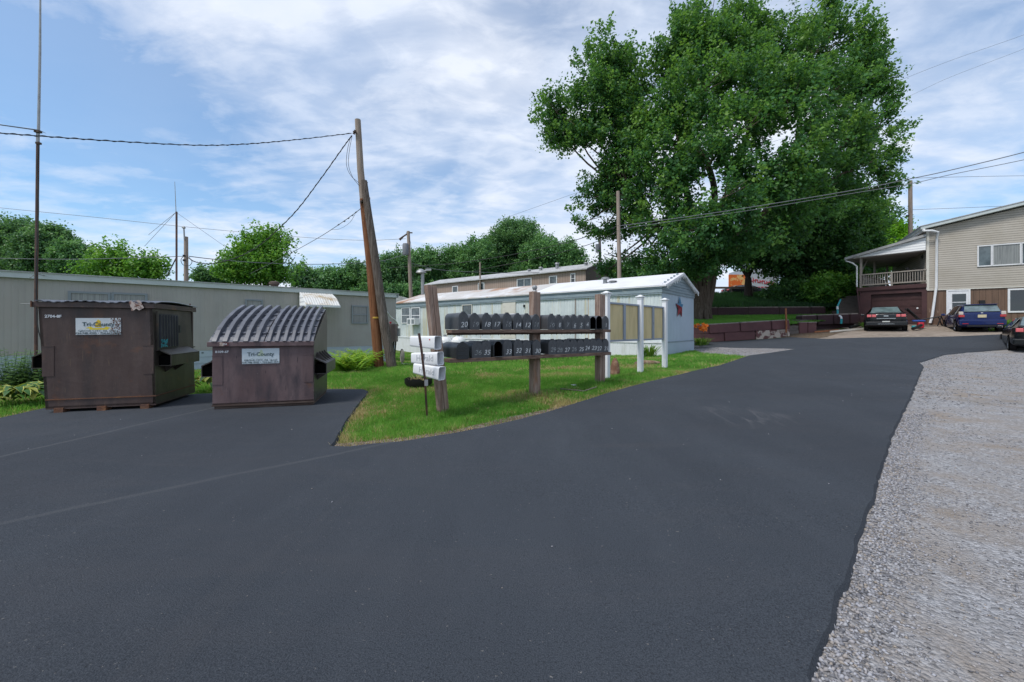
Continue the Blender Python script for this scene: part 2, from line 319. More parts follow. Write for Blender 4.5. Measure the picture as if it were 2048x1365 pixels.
# ================================================================== GROUND
def inpoly(x,y,poly):
    ins=np.zeros(x.shape,bool); n=len(poly); j=n-1
    for i in range(n):
        xi,yi=poly[i]; xj,yj=poly[j]
        c=((yi>y)!=(yj>y))&(x<(xj-xi)*(y-yi)/(yj-yi+1e-12)+xi); ins^=c; j=i
    return ins
def densify(poly,step,jit=0.0):
    out=[]
    for i in range(len(poly)):
        a=Vector(poly[i]).to_2d() if len(poly[i])==2 else Vector(poly[i]); b=Vector(poly[(i+1)%len(poly)])
        d=(b-a); n=max(1,int(d.length/step)); nn=Vector((-d.y,d.x)).normalized() if d.length>0 else Vector((0,0))
        for k in range(n):
            p=a+d*(k/n)
            if k>0 or jit:
                q=noise.noise(Vector((p.x*3.1,p.y*3.1,0)))*.6+noise.noise(Vector((p.x*11,p.y*11,4)))*.5
                p=p+nn*jit*q
            out.append((p.x,p.y))
    return out
def sheet(name,poly,zoff,m,step=.6,gstep=.8,jit=0,skirt=0,skout=.03,zf=None,kind='structure',near=False):
    zf=zf or HZ
    bd=densify(poly,step,jit)
    xs=[p[0] for p in bd]; ys=[p[1] for p in bd]
    gx,gy=np.meshgrid(np.arange(min(xs),max(xs),gstep),np.arange(min(ys),max(ys),gstep)); gx=gx.ravel()+.013; gy=gy.ravel()+.017
    k=inpoly(gx,gy,bd); gx=gx[k]; gy=gy[k]
    B=np.array(bd); d=np.min((gx[:,None]-B[None,:,0])**2+(gy[:,None]-B[None,:,1])**2,axis=1) if len(gx) else np.zeros(0)
    k=d>(gstep*.3)**2; gx=gx[k]; gy=gy[k]
    pts=[Vector(p) for p in bd]+[Vector((a,b)) for a,b in zip(gx,gy)]
    r=delaunay_2d_cdt(pts,[],[list(range(len(bd)))],1,1e-5)
    vs=np.array([(v.x,v.y) for v in r[0]]); z=zf(vs[:,0],vs[:,1])+zoff
    mb=MB(); mb.v=[(a,b,c) for (a,b),c in zip(vs,z)]; mb.f=[tuple(f) for f in r[2]]
    if skirt:
        area=sum(bd[i][0]*bd[(i+1)%len(bd)][1]-bd[(i+1)%len(bd)][0]*bd[i][1] for i in range(len(bd)))
        sg=1 if area>0 else -1; n=len(bd); o=len(mb.v); zz=zf(B[:,0],B[:,1])
        for i in range(n):
            a=Vector(bd[i-1]); b=Vector(bd[(i+1)%n]); t=(b-a).normalized(); nn=Vector((t.y,-t.x))*sg*skout*(1+.5*noise.noise(Vector((B[i][0]*9,B[i][1]*9,1))))
            mb.v.append((B[i][0],B[i][1],zz[i]+zoff)); mb.v.append((B[i][0]+nn.x,B[i][1]+nn.y,zz[i]+zoff-skirt))
        for i in range(n):
            j=(i+1)%n; mb.f.append((o+2*i,o+2*j,o+2*j+1,o+2*i+1))
    ob=mb.build(name,m,smooth=False,fix=True)
    # all top faces up
    me=ob.data
    up=sum(1 for p in me.polygons[:50] if p.normal.z>0)
    if up<25: me.flip_normals()
    me.polygons.foreach_set('use_smooth',[True]*len(me.polygons))
    try: me.set_sharp_from_angle(angle=.6)
    except Exception: pass
    tag(ob,kind=kind); return ob
# big terrain sheet
ax=np.concatenate([[-700,-400,-250,-160,-110,-80],np.arange(-60,60,1.0),[60,80,110,160,250,400,700]])
ay=np.concatenate([[-300,-150,-80,-40],np.arange(-20,75,1.0),[75,90,120,160,250,400,900]])
gx,gy=np.meshgrid(ax,ay); V=np.stack([gx.ravel(),gy.ravel(),HZ(gx.ravel(),gy.ravel())-.01],1)
nx=len(ax); q=np.array([(j*nx+i,j*nx+i+1,(j+1)*nx+i+1,(j+1)*nx+i) for j in range(len(ay)-1) for i in range(nx-1)])
tag(npmesh('ground',V,q,M['lawn'],smooth=True),kind='structure')
# asphalt material
def asphalt():
    m,nt,b=_nt('fresh_asphalt')
    a,_=noise_mask(nt,.45,.35,.7,dist=.6); col=mixc(nt,a,(.0215,.027,.036),(.031,.0375,.048))
    a2,_=noise_mask(nt,2.6,.45,.8,(1,.25,1),off=5); col=mixc(nt,a2,col,(.040,.047,.058))
    gr,gn=noise_mask(nt,150,.38,.64,detail=4,off=2); col=mixc(nt,gr,col,(.068,.078,.094))
    dk,_=noise_mask(nt,75,.60,.68,detail=2,off=8); col=mixc(nt,mth(nt,'MULTIPLY',dk,.55),col,(.009,.01,.012))
    sp,_=noise_mask(nt,48,.72,.75,detail=2,off=21); col=mixc(nt,mth(nt,'MULTIPLY',sp,.8),col,(.22,.21,.2))
    br,_=noise_mask(nt,.9,.62,.78,detail=6,off=31); sp2,_=noise_mask(nt,30,.55,.66,off=9)
    col=mixc(nt,mth(nt,'MULTIPLY',mth(nt,'MULTIPLY',br,sp2),.6),col,(.15,.13,.12))
    scuff,_=noise_mask(nt,.7,.6,.7,(1,.18,1),off=44,detail=8,dist=1.5); col=mixc(nt,mth(nt,'MULTIPLY',scuff,.22),col,(.085,.085,.09))
    pt,_=noise_mask(nt,.16,.42,.6,off=61,detail=4,dist=.8); col=mixc(nt,mth(nt,'MULTIPLY',pt,.35),col,(.022,.025,.032))
    sc3,_=noise_mask(nt,3.2,.5,.62,(1,.35,1),off=83,detail=7,dist=1.2)
    pt2=nt.nodes.new('ShaderNodeTexCoord'); vd=nt.nodes.new('ShaderNodeVectorMath'); vd.operation='DISTANCE'; nt.links.new(pt2.outputs['Object'],vd.inputs[0]); vd.inputs[1].default_value=(3.35,5.9,.1); rr=nt.nodes.new('ShaderNodeMapRange'); rr.inputs['From Min'].default_value=.75; rr.inputs['From Max'].default_value=.1; nt.links.new(vd.outputs['Value'],rr.inputs[0]); col=mixc(nt,mth(nt,'MULTIPLY',mth(nt,'MULTIPLY',rr.outputs[0],sc3),.7),col,(.13,.13,.14))
    w2,_=noise_mask(nt,1.1,.5,.7,(.25,1,1),off=71,detail=5,dist=2.0); col=mixc(nt,mth(nt,'MULTIPLY',w2,.14),col,(.08,.075,.078))
    tc=nt.nodes.new('ShaderNodeTexCoord'); s=nt.nodes.new('ShaderNodeSeparateXYZ'); nt.links.new(tc.outputs['Object'],s.inputs[0]); X,Y=s.outputs[0],s.outputs[1]
    wob,_=noise_mask(nt,1.3,0,1,off=3); wob=mth(nt,'MULTIPLY',mth(nt,'SUBTRACT',wob,.5),.10)
    def seam(col,x0,y0,x1,y1,w,amt):
        dx,dy=x1-x0,y1-y0; l=math.hypot(dx,dy); nxx,nyy=-dy/l,dx/l
        d=mth(nt,'ADD',mth(nt,'MULTIPLY',X,nxx),mth(nt,'MULTIPLY',Y,nyy)); d=mth(nt,'SUBTRACT',d,nxx*x0+nyy*y0)
        d=mth(nt,'ABSOLUTE',mth(nt,'ADD',d,wob)); t=mth(nt,'ADD',mth(nt,'MULTIPLY',X,dx/l),mth(nt,'MULTIPLY',Y,dy/l)); t=mth(nt,'SUBTRACT',t,(dx*x0+dy*y0)/l)
        inside=mth(nt,'MULTIPLY',mth(nt,'GREATER_THAN',t,0),mth(nt,'LESS_THAN',t,l))
        mr=nt.nodes.new('ShaderNodeMapRange'); mr.inputs['From Min'].default_value=w; mr.inputs['From Max'].default_value=w*.45; nt.links.new(d,mr.inputs[0])
        return mixc(nt,mth(nt,'MULTIPLY',mth(nt,'MULTIPLY',mr.outputs[0],inside),amt),col,(.085,.09,.098))
    col=seam(col,-5.6,2.6,-5.12,7.2,.04,.55); col=seam(col,-4.5,6.4,-3.9,3.4,.02,.0)
    col=seam(col,-3.9,2.55,-1.25,5.1,.045,.38)
    nt.links.new(col,b.inputs['Base Color']); b.inputs['Roughness'].default_value=.85; b.inputs['Specular IOR Level'].default_value=.25
    bp=nt.nodes.new('ShaderNodeBump'); bp.inputs['Strength'].default_value=.9; bp.inputs['Distance'].default_value=.012
    nt.links.new(gn.outputs['Fac'],bp.inputs['Height']); nt.links.new(bp.outputs[0],b.inputs['Normal']); return m
M['asphalt']=asphalt()
lawn_edge=[G(*p) for p in ((1500,715),(1440,734),(1390,745),(1330,760),(1265,777),(1200,796),(1140,816),(1080,834),(1010,852),(930,869),(860,881),(800,890),(740,896),(700,901),(660,900),(672,884),(690,852),(705,828),(722,806),(737,787),(725,783),(668,782),(400,792),(250,804),(88,822),(0,842))]
right_edge=[G(*p) for p in ((1640,1290),(1672,1205),(1700,1130),(1722,1060),(1745,1000),(1762,935),(1780,880),(1804,830),(1822,792),(1836,758),(1846,735))]
asph=[(.75,-8),(1.0,0),(1.15,1.62)]+right_edge+[(12.2,12.3),(14.1,13.7),(15.8,15),(17.6,15.9),(21,16.9),(30,17.4),(45,18),(45,21),(30,18.8),(22.8,19.1),(17.9,20.5),(16.4,21.4),(16.3,24.0),(12,24.75),(9,24.9),(2,29.5),(-8,38),(-9,36),(2,27.3),(9.6,22.2),(11.3,22.2),(12.5,18.0),(8.9,15.4)]+lawn_edge[1:]+[(-9,5.5),(-14,3),(-14,-8)]
sheet('asphalt_road',asph,.045,M['asphalt'],step=.12,gstep=.7,jit=.03,skirt=.06,skout=.035)
# gravel
def gravelmat():
    m,nt,b=_nt('gravel_ground')
    a,_=noise_mask(nt,.8,.35,.65,detail=6); col=mixc(nt,a,(.27,.22,.175),(.29,.285,.29))
    tc=nt.nodes.new('ShaderNodeTexCoord'); vo=nt.nodes.new('ShaderNodeTexVoronoi'); vo.inputs['Scale'].default_value=55; nt.links.new(tc.outputs['Object'],vo.inputs[0])
    sp=nt.nodes.new('ShaderNodeSeparateColor'); nt.links.new(vo.outputs['Color'],sp.inputs[0])
    g=nt.nodes.new('ShaderNodeValToRGB'); g.color_ramp.elements[0].color=(.14,.145,.16,1); g.color_ramp.elements[1].color=(.48,.49,.52,1); nt.links.new(sp.outputs[0],g.inputs[0])
    msk,_=noise_mask(nt,3,.35,.6,off=4,detail=7); col=mixc(nt,mth(nt,'MULTIPLY',msk,.75),col,g.outputs[0])
    dk,_=noise_mask(nt,.6,.6,.75,off=14,detail=7); col=mixc(nt,mth(nt,'MULTIPLY',dk,.6),col,(.10,.085,.065))
    fi,fn=noise_mask(nt,140,.4,.7,off=3); col=mixc(nt,mth(nt,'MULTIPLY',fi,.3),col,(.4,.38,.36))
    nt.links.new(col,b.inputs['Base Color']); b.inputs['Roughness'].default_value=.95; b.inputs['Specular IOR Level'].default_value=.15
    bp=nt.nodes.new('ShaderNodeBump'); bp.inputs['Strength'].default_value=1; bp.inputs['Distance'].default_value=.015
    h=mth(nt,'ADD',mth(nt,'MULTIPLY',vo.outputs['Distance'],-1.2),mth(nt,'MULTIPLY',fn.outputs['Fac'],.6)); nt.links.new(h,bp.inputs['Height']); nt.links.new(bp.outputs[0],b.inputs['Normal'])
    return m
M['gravel']=gravelmat()
lot=[(.6,-8),(.9,0),(1.0,1.62)]+[(x-.2,y) for x,y in right_edge]+[(12.1,12.5),(14.0,13.9),(15.8,15.2),(17.6,16.1),(21,17.1),(30,17.6),(45,18.2),(45,-8)]
sheet('gravel_lot',lot,.012,M['gravel'],step=.5,gstep=.8)
patch=[(8.7,15.3),(9.9,16.2),(12.6,17.9),(11.5,22.4),(9.4,21.6),(9.0,20.2),(8.3,17.8)]
sheet('gravel_patch',patch,.02,M['gravel'],step=.4,gstep=.8,jit=.1)
drive=[(16.2,20.6),(17.9,20.35),(22.8,18.95),(25.4,18.4),(26.6,21.5),(28.9,23.6),(25.8,25.5),(23.9,28.2),(23.0,28.9),(22.0,28.2),(21.2,25.5),(18.5,23.6),(16.6,22.6)]
sheet('concrete_driveway',drive,.022,M['conc'],step=.5,gstep=.8)
ledge=[(15.9,22.2),(17.2,22.4),(19.0,23.9),(21.3,25.6),(20.6,27.2),(17.6,26.9),(16.9,25.3),(16.0,24.4)]
sheet('dirt_ledge',ledge,.034,M['dirt'],step=.4,gstep=.6,jit=.1)
border=[G(*p) for p in ((655,905),(800,894),(900,880),(1010,856),(1080,838),(1150,816),(1150,809),(1080,823),(1000,840),(900,864),(800,878),(700,888),(672,890))]
sheet('dirt_border',border,.012,M['dirt'],step=.2,gstep=.5,jit=.05)
# ---- loose stones along the asphalt edge and over the lot
def stones(name,X,Y,size,zoff,m,label,cat):
    n=len(X); oc=np.array([(1,0,0),(-1,0,0),(0,1,0),(0,-1,0),(0,0,1),(0,0,-1)],float)
    v=oc[None]*(RNG.uniform(.55,1.15,(n,6,1)))+RNG.normal(0,.22,(n,6,3)); v[:,:,2]*=.62
    v=v*size[:,None,None]*.5
    a=RNG.uniform(0,2*PI,n); c,s=np.cos(a)[:,None],np.sin(a)[:,None]
    x=v[:,:,0]*c-v[:,:,1]*s; y=v[:,:,0]*s+v[:,:,1]*c
    z=HZ(X,Y)+zoff+size*.12
    V=np.stack([x+X[:,None],y+Y[:,None],v[:,:,2]+z[:,None]],2).reshape(-1,3)
    f=np.array([(0,2,4),(2,1,4),(1,3,4),(3,0,4),(2,0,5),(1,2,5),(3,1,5),(0,3,5)])
    Fq=(f[None]+(np.arange(n)*6)[:,None,None]).reshape(-1,3)
    t=np.repeat(RNG.uniform(0,1,n),8)
    return tag(npmesh(name,V,Fq,m,tint=t),label,cat,kind='stuff')
def stonemat():
    m,nt,b=_nt('loose_stone'); at=nt.nodes.new('ShaderNodeAttribute'); at.attribute_name='tint'; rp=nt.nodes.new('ShaderNodeValToRGB')
    e=rp.color_ramp.elements; e[0].color=(.11,.11,.12,1); e[1].color=(.37,.37,.385,1); x=e.new(.45); x.color=(.27,.27,.29,1); x=e.new(.6); x.color=(.3,.26,.22,1); x=e.new(.75); x.color=(.33,.33,.36,1)
    nt.links.new(at.outputs['Fac'],rp.inputs[0]); nt.links.new(rp.outputs[0],b.inputs['Base Color']); b.inputs['Roughness'].default_value=.9; b.inputs['Specular IOR Level'].default_value=.2; return m
M['stone']=stonemat()
RE=np.array([(.9,0),(1.15,1.62)]+right_edge+[(12.2,12.3),(14.1,13.7),(17.6,15.9)])
def edge_dist(x,y):
    d=np.full(x.shape,1e9)
    for i in range(len(RE)-1):
        a=RE[i]; b=RE[i+1]; ab=b-a; t=np.clip(((x-a[0])*ab[0]+(y-a[1])*ab[1])/(ab@ab),0,1)
        d=np.minimum(d,np.hypot(x-a[0]-t*ab[0],y-a[1]-t*ab[1]))
    return d
def scatter(n,x0,x1,y0,y1): return RNG.uniform(x0,x1,n),RNG.uniform(y0,y1,n)
xs,ys=scatter(120000,.9,6,1.2,6); d=edge_dist(xs,ys); k=inpoly(xs,ys,lot)&(xs<1.3*ys+.3)&(d>.02)
nz=np.array([noise.noise(Vector((a*1.3,b*1.3,2))) for a,b in zip(xs[k],ys[k])]); X=xs[k]; Y=ys[k]; D=d[k]
pr=np.clip(1.5-D*4.2,0,1)*.95+.09+.45*np.clip(nz-.02,0,1); kk=RNG.uniform(0,1,len(X))<pr
X=X[kk]; Y=Y[kk]; D=D[kk]; sz=RNG.uniform(.009,.022,len(X))*(1+.55*np.clip(1-D*3.3,0,1))
xs,ys=scatter(60000,3,19,5,17); d=edge_dist(xs,ys); k=inpoly(xs,ys,lot)&(xs<1.3*ys)&(ys>5.8)&(RNG.uniform(0,1,60000)<np.clip(1.2-d*2,0,1)*.9+.3)&(d>.02)
X=np.concatenate([X,xs[k]]); Y=np.concatenate([Y,ys[k]]); sz=np.concatenate([sz,RNG.uniform(.018,.04,k.sum())])
stones('loose_gravel',X,Y,sz,.012,M['stone'],'grey crushed gravel spilling along the right edge of the asphalt','gravel')
xs,ys=scatter(9000,8,13,15,23); k=inpoly(xs,ys,patch)
stones('patch_gravel',xs[k],ys[k],RNG.uniform(.02,.05,k.sum()),.02,M['stone'],'pale gravel in the turn-off at the end of the blue trailer','gravel')
xs,ys=scatter(60000,-3,3,4,10); k=inpoly(xs,ys,border)
stones('border_gravel',xs[k][:2200],ys[k][:2200],RNG.uniform(.006,.018,min(2200,k.sum())),.010,M['stone'],'fine grit between the lawn edge and the road','gravel')
xs,ys=scatter(900,-6,9,1.6,13); k=inpoly(xs,ys,asph)&(edge_dist(xs,ys)>.15); kk=RNG.uniform(0,1,len(xs))<.18+.6*np.exp(-edge_dist(xs,ys)*1.5); k&=kk
stones('stray_pebbles',xs[k],ys[k],RNG.uniform(.006,.02,k.sum()),.046,M['stone'],'stray pebbles and grit scattered over the fresh asphalt','pebbles')
# ---- hillside behind the retaining walls
def HILL(x,y):
    x=np.asarray(x,float); y=np.asarray(y,float)
    a=1.62+(y-25.2)*.125+np.clip(x-12,0,12)*.012
    b=np.minimum(3.0+(y-31)*.2,4.85)
    return np.where(y<30.99,a,b)
def hill(x,y): return float(HILL([x],[y])[0])
sheet('hillside',[(7.5,25.35),(12,25.3),(16.9,25.2),(17.6,27.3),(20.5,28.0),(23.3,28.2),(23.6,30.9),(7.5,30.9)],0,M['hill'],gstep=1,skirt=1.6,skout=0,zf=HILL)
sheet('upper_hillside',[(7.5,31.05),(23.6,31.05),(26.8,36.5),(34,42),(75,46),(75,130),(5,130),(5,60),(9,50)],0,M['hill'],gstep=2.5,skirt=2.8,skout=0,zf=HILL)
# ================================================================== GRASS
def blades(name,X,Y,H,W,zf,m,tint,label,cat,lean=.5):
    n=len(X); a=RNG.uniform(0,2*PI,n); la=RNG.uniform(0,2*PI,n); ln=RNG.uniform(.1,lean,n)*H
    z=zf(X,Y)-.01; wx=np.cos(a)*W/2; wy=np.sin(a)*W/2; lx=np.cos(la)*ln; ly=np.sin(la)*ln
    V=np.zeros((n,5,3))
    V[:,0]=np.stack([X-wx,Y-wy,z],1); V[:,1]=np.stack([X+wx,Y+wy,z],1)
    V[:,2]=np.stack([X+wx*.8+lx*.35,Y+wy*.8+ly*.35,z+H*.6],1); V[:,3]=np.stack([X+lx,Y+ly,z+H],1); V[:,4]=np.stack([X-wx*.8+lx*.35,Y-wy*.8+ly*.35,z+H*.6],1)
    Fq=np.arange(n*5).reshape(n,5)
    return tag(npmesh(name,V.reshape(-1,3),Fq,m,tint=tint),label,cat,kind='stuff')
def trail_foot(ox,oy,dx,dy,L_,D_,pad=.05):
    nx_,ny_=-dy,dx
    return [(ox-dx*pad-nx_*0,oy-dy*pad),(ox+dx*(L_+pad),oy+dy*(L_+pad)),(ox+dx*(L_+pad)+nx_*D_,oy+dy*(L_+pad)+ny_*D_),(ox+nx_*D_-dx*pad,oy+ny_*D_-dy*pad)]
footA=trail_foot(-17.3,8.14,.757,.653,15.9,3.8); footB=trail_foot(-8.37,29.3,.7717,-.6366,19,4.55)
def lawnmask(x,y):
    k=~inpoly(x,y,asph)&~inpoly(x,y,patch)&~inpoly(x,y,footA)&~inpoly(x,y,footB)
    return k&~inpoly(x,y,lot)&(x>-1.35*y-1)&(x<9.4)
def nzv(x,y,s,o=0): return np.array([noise.noise(Vector((a*s,b*s,o))) for a,b in zip(x,y)])
def lawn(n,x0,x1,y0,y1,h,w,seedname):
    x,y=scatter(n,x0,x1,y0,y1); k=lawnmask(x,y)&~(inpoly(x,y,border)&(RNG.uniform(0,1,n)<.72)); x=x[k]; y=y[k]
    n1=nzv(x,y,.7); n2=nzv(x,y,3.1,3); n3=nzv(x,y,.33,8)
    # distance to pad edge and lawn edge
    E=np.array(lawn_edge); d=np.full(x.shape,1e9)
    for i in range(len(E)-1):
        a=E[i]; b=E[i+1]; ab=b-a; t=np.clip(((x-a[0])*ab[0]+(y-a[1])*ab[1])/(ab@ab+1e-9),0,1); d=np.minimum(d,np.hypot(x-a[0]-t*ab[0],y-a[1]-t*ab[1]))
    dry=np.clip(.8-d*2.2,0,1)*.95+np.clip(n1-.05,0,1)*1.5+np.clip(n2-.25,0,1)*1.1+.05
    dry=dry+.9*np.exp(-(((x-1.5)/1.1)**2+((y-12.6)/.5)**2))
    isd=RNG.uniform(0,1,len(x))<dry
    thin=RNG.uniform(0,1,len(x))<np.where(d<.12,.45,1.0)
    H=h*RNG.uniform(.5,1.45,len(x))*(1+.8*n2+.5*n1); 
    H=H*(1+.9*np.exp(-(((x-.45)/.35)**2+((y-7.75)/.35)**2))+.9*np.exp(-(((x-1.9)/.4)**2+((y-8.7)/.4)**2))+.7*np.exp(-(((x+1.05)/.3)**2+((y-6.7)/.3)**2)))
    T=np.clip(.42+.55*n1+.4*n2+.4*n3+RNG.normal(0,.2,len(x)),0,1)
    return x,y,H,T,isd,thin
for (nm,n,x0,x1,y0,y1,h,w,lb) in (('lawn_grass',330000,-3.6,4.6,4.6,11.5,.062,.0065,'bright green mown grass around the mailbox posts'),('far_lawn_grass',260000,-8,9.4,11.5,27,.07,.016,'green lawn running back to the pale blue trailer'),('pad_edge_grass',90000,-13,-3.2,6.2,14,.07,.011,'strip of grass behind the two dumpsters')):
    x,y,H,T,isd,thin=lawn(n,x0,x1,y0,y1,h,w,nm); Wd=RNG.uniform(.7,1.3,len(x))*w
    k=~isd&thin; blades(nm,x[k],y[k],H[k],Wd[k],HZ,L['grass'],T[k],lb,'grass')
    k=isd&thin; blades('dry_'+nm,x[k],y[k],H[k]*.75,Wd[k],HZ,L['drygrass'],RNG.uniform(0,1,k.sum()),'dry straw-coloured blades in the '+{'lawn_grass':'lawn along the road edge','far_lawn_grass':'lawn by the pale blue trailer','pad_edge_grass':'strip behind the dumpsters'}[nm],'dry grass',lean=.9)
x,y=scatter(40000,8,24,25.3,30.9); k=(y-25.2>np.clip(x-17,0,9)*.45)
x=x[k];y=y[k]; blades('bank_grass',x,y,RNG.uniform(.04,.12,len(x)),np.full(len(x),.03),HILL,L['grass'],np.clip(.25+.5*nzv(x,y,.5),0,1),'shaded grass on the bank between the two block walls','grass')  # low tint puts the bank's shade into the blade colour
x,y=scatter(26000,8,26,31.2,40); x=x[:];blades('upper_bank_grass',x,y,RNG.uniform(.1,.35,len(x)),np.full(len(x),.05),HILL,L['dense'],np.clip(.1+.5*nzv(x,y,.5),0,1),'rough shaded grass above the upper block wall','grass')  # dark leaf colours and low tint: tree shade put into the blade colour
x,y=scatter(9000,22,30,18.5,26); k=((np.hypot((x-26.9)/1.5,(y-21.6)/.9)<1)&~inpoly(x,y,asph))&(x*.542+y*.84<25.8*.542+25.5*.84-.1)
blades('yard_grass',x[k],y[k],RNG.uniform(.08,.2,k.sum()),np.full(k.sum(),.035),HZ,L['grass'],RNG.uniform(.3,.8,k.sum()),'weedy grass beside the blue hatchback','grass')
# ================================================================== BUILDINGS
def ribbed(x0,x1,z0,z1,period,depth,y=0,duty=.5,zslope=0):
    """vertical ribs as real relief on the plane y; outward is -Y"""
    mb=MB(); pts=[]; x=x0; e=period*.08
    while x<x1-1e-6:
        pts+= [(x,0),(min(x+period*duty-e,x1),0),(min(x+period*duty+e,x1),depth),(min(x+period-e,x1),depth)]; x+=period
    pts.append((x1,0)); pts=[p for i,p in enumerate(pts) if i==0 or p[0]>pts[i-1][0]+1e-5]
    mb.grid([[(a,y+b,z0) for a,b in pts],[(a,y+b,z1) for a,b in pts]]); return mb
def window(parent,x0,x1,z0,z1,y,fm,pm,split='none',fw=.05,label=None,bars=()):
    f=MB(); t=.05
    f.b2(x0-fw,x0,y-t,y+.02,z0-fw,z1+fw); f.b2(x1,x1+fw,y-t,y+.02,z0-fw,z1+fw)
    f.b2(x0,x1,y-t,y+.02,z0-fw,z0); f.b2(x0,x1,y-t,y+.02,z1,z1+fw)
    if split=='h': f.b2(x0,x1,y-t+.008,y,(z0+z1)/2-.018,(z0+z1)/2+.018)
    if split=='v': f.b2((x0+x1)/2-.025,(x0+x1)/2+.025,y-t+.008,y,z0,z1)
    for b in bars: f.b2(b-.04,b+.04,y-t+.008,y,z0,z1)
    fo=f.build('window',fm,parent)
    if label: fo['label']=label
    MB().b2(x0,x1,y-.012,y-.004,z0,z1).build('pane',pm,fo); return fo
# ---- taupe trailer on the left
tA=thing('mobile_home','long taupe mobile home with pale fascia behind the dumpsters','mobile home',(-17.3,8.14,0),ang(.757,.653))
LA,DA=15.9,3.8
ribbed(0,LA,.66,2.84,.125,.005,duty=.84).build('front_wall',M['trailerA'],tA)
MB().b2(LA-.01,LA,0.02,DA,.66,2.84).build('end_wall',M['trailerA'],tA)
MB().b2(0,LA-.02,.02,DA,.66,2.83).build('wall_core',M['trailerA'],tA)
MB().b2(0,LA-.03,.05,DA-.05,-.4,.66).build('skirt_core',M['skirt'],tA)
s=MB()
for z0,z1,dy in ((.44,.66,0),(.22,.43,.008),(.0,.21,.016),(-.3,-.01,.024)): s.b2(0,LA-.01,.01+dy,.045,z0,z1)
s.build('skirting',M['skirt'],tA)
f=MB(); f.b2(-.1,LA+.1,-.10,-.004,2.80,2.98); f.b2(LA,LA+.08,-.1,DA,2.80,2.98); f.b2(-.1,LA+.1,-.115,-.10,2.945,2.985); f.build('fascia',M['fascia'],tA)
r=MB(); r.prism([(-.13,2.985),(DA/2,3.06),(DA+.1,2.985),(DA+.1,2.96),(-.13,2.96)],lambda a,b:(-.12,a,b),lambda a,b:(LA+.12,a,b)); r.build('roof',M['greyroof'],tA)
MB().b2(LA-.0,LA+.02,-.02,.02,.62,2.8).build('corner_trim',M['fascia'],tA)
def sA(px):
    r_=(px-1024)/F; return (8.14*r_+17.3)/(.757-.653*r_)
def zA(px,py):
    s_=sA(px); Y=8.14+.653*s_; return CAMH-(py-HY)/F*Y
window(tA,sA(142),sA(216),1.55,zA(180,588),-.0,M['alum'],M['curtain'],'h',fw=.06)
window(tA,sA(228),sA(290),1.55,zA(255,590),-.0,M['alum'],M['curtain'],'h',fw=.06)
window(tA,sA(493),sA(522),1.75,zA(508,602),-.0,M['alum'],M['curtain'],'h')
window(tA,sA(705),sA(733),zA(718,645.5),zA(718,614),-.0,M['alum'],M['curtain'],'h')
v=MB(); v.lathe([(.13,0),(.13,.16),(.19,.17),(.19,.26),(.1,.3),(0.001,.3)],(sA(562),1.2,3.0),14); v.build('roof_vent',M['darkwood'],tA,smooth=True)
for px in (46,405): MB().box((sA(px),-.0,.58),(.06,.02,.025)).build('skirt_vent',M['void'],tA)
dr=MB().b2(sA(600),sA(650),-.03,-.005,.7,2.62).build('door',M['offwhite'],tA)
b=MB(); b.box((sA(640)-.1,-.06,1.6),(.03,.05,.06)); b.build('handle',M['chrome'],dr)
# awning over the door of the taupe trailer
s0,s1=sA(597),sA(640)+.1
aw=MB(); n=14
top=[];bot=[]
for i in range(n*2+1):
    x=s0+(s1+.35-s0)*i/(n*2); dz=.02 if i%2 else 0
    top.append((x,-.12,2.80+dz))
    bot.append((x,-1.05,2.28+dz))
mid=[(x,-.62,2.60+dz) for (x,_,z),dz in zip(top,[.02 if i%2 else 0 for i in range(len(top))])]
aw.grid([top,mid,bot]); ao=MB()
awn=thing('awning','rust-stained white metal awning jutting from the taupe mobile home','awning',tA.location,tA.rotation_euler[2])
aw.build('awning_top',mat('awning_metal',(.62,.62,.6),[((.35,.26,.14),2,.5,.7),((.5,.3,.12),5,.64,.75)],rough=.5),awn)
ao.prism([(-.12,2.80),(-.62,2.6),(-1.05,2.28),(-1.02,2.22),(-.12,2.3)],lambda a,b:(s0,a,b),lambda a,b:(s0+.015,a,b)); ao.build('side_panel',M['corrwhite'],awn)
MB().b2(s0,s1+.35,-1.07,-1.04,2.22,2.30).build('front_lip',M['white'],awn)
# ---- pale blue trailer
tB=thing('mobile_home','pale blue ribbed mobile home with white roof beside the mailboxes','mobile home',(-8.37,29.3,0),ang(.7717,-.6366))
LB,DB=19.0,4.55
def sB(px):
    r_=(px-1024)/F; return (29.3*r_+8.37)/(.7717+.6366*r_)
def zB(px,py):
    Y=29.3-.6366*sB(px); return CAMH-(py-HY)/F*Y
ribbed(0,LB,.82,2.95,.16,.016,duty=.72).build('front_wall',M['trailerB'],tB)
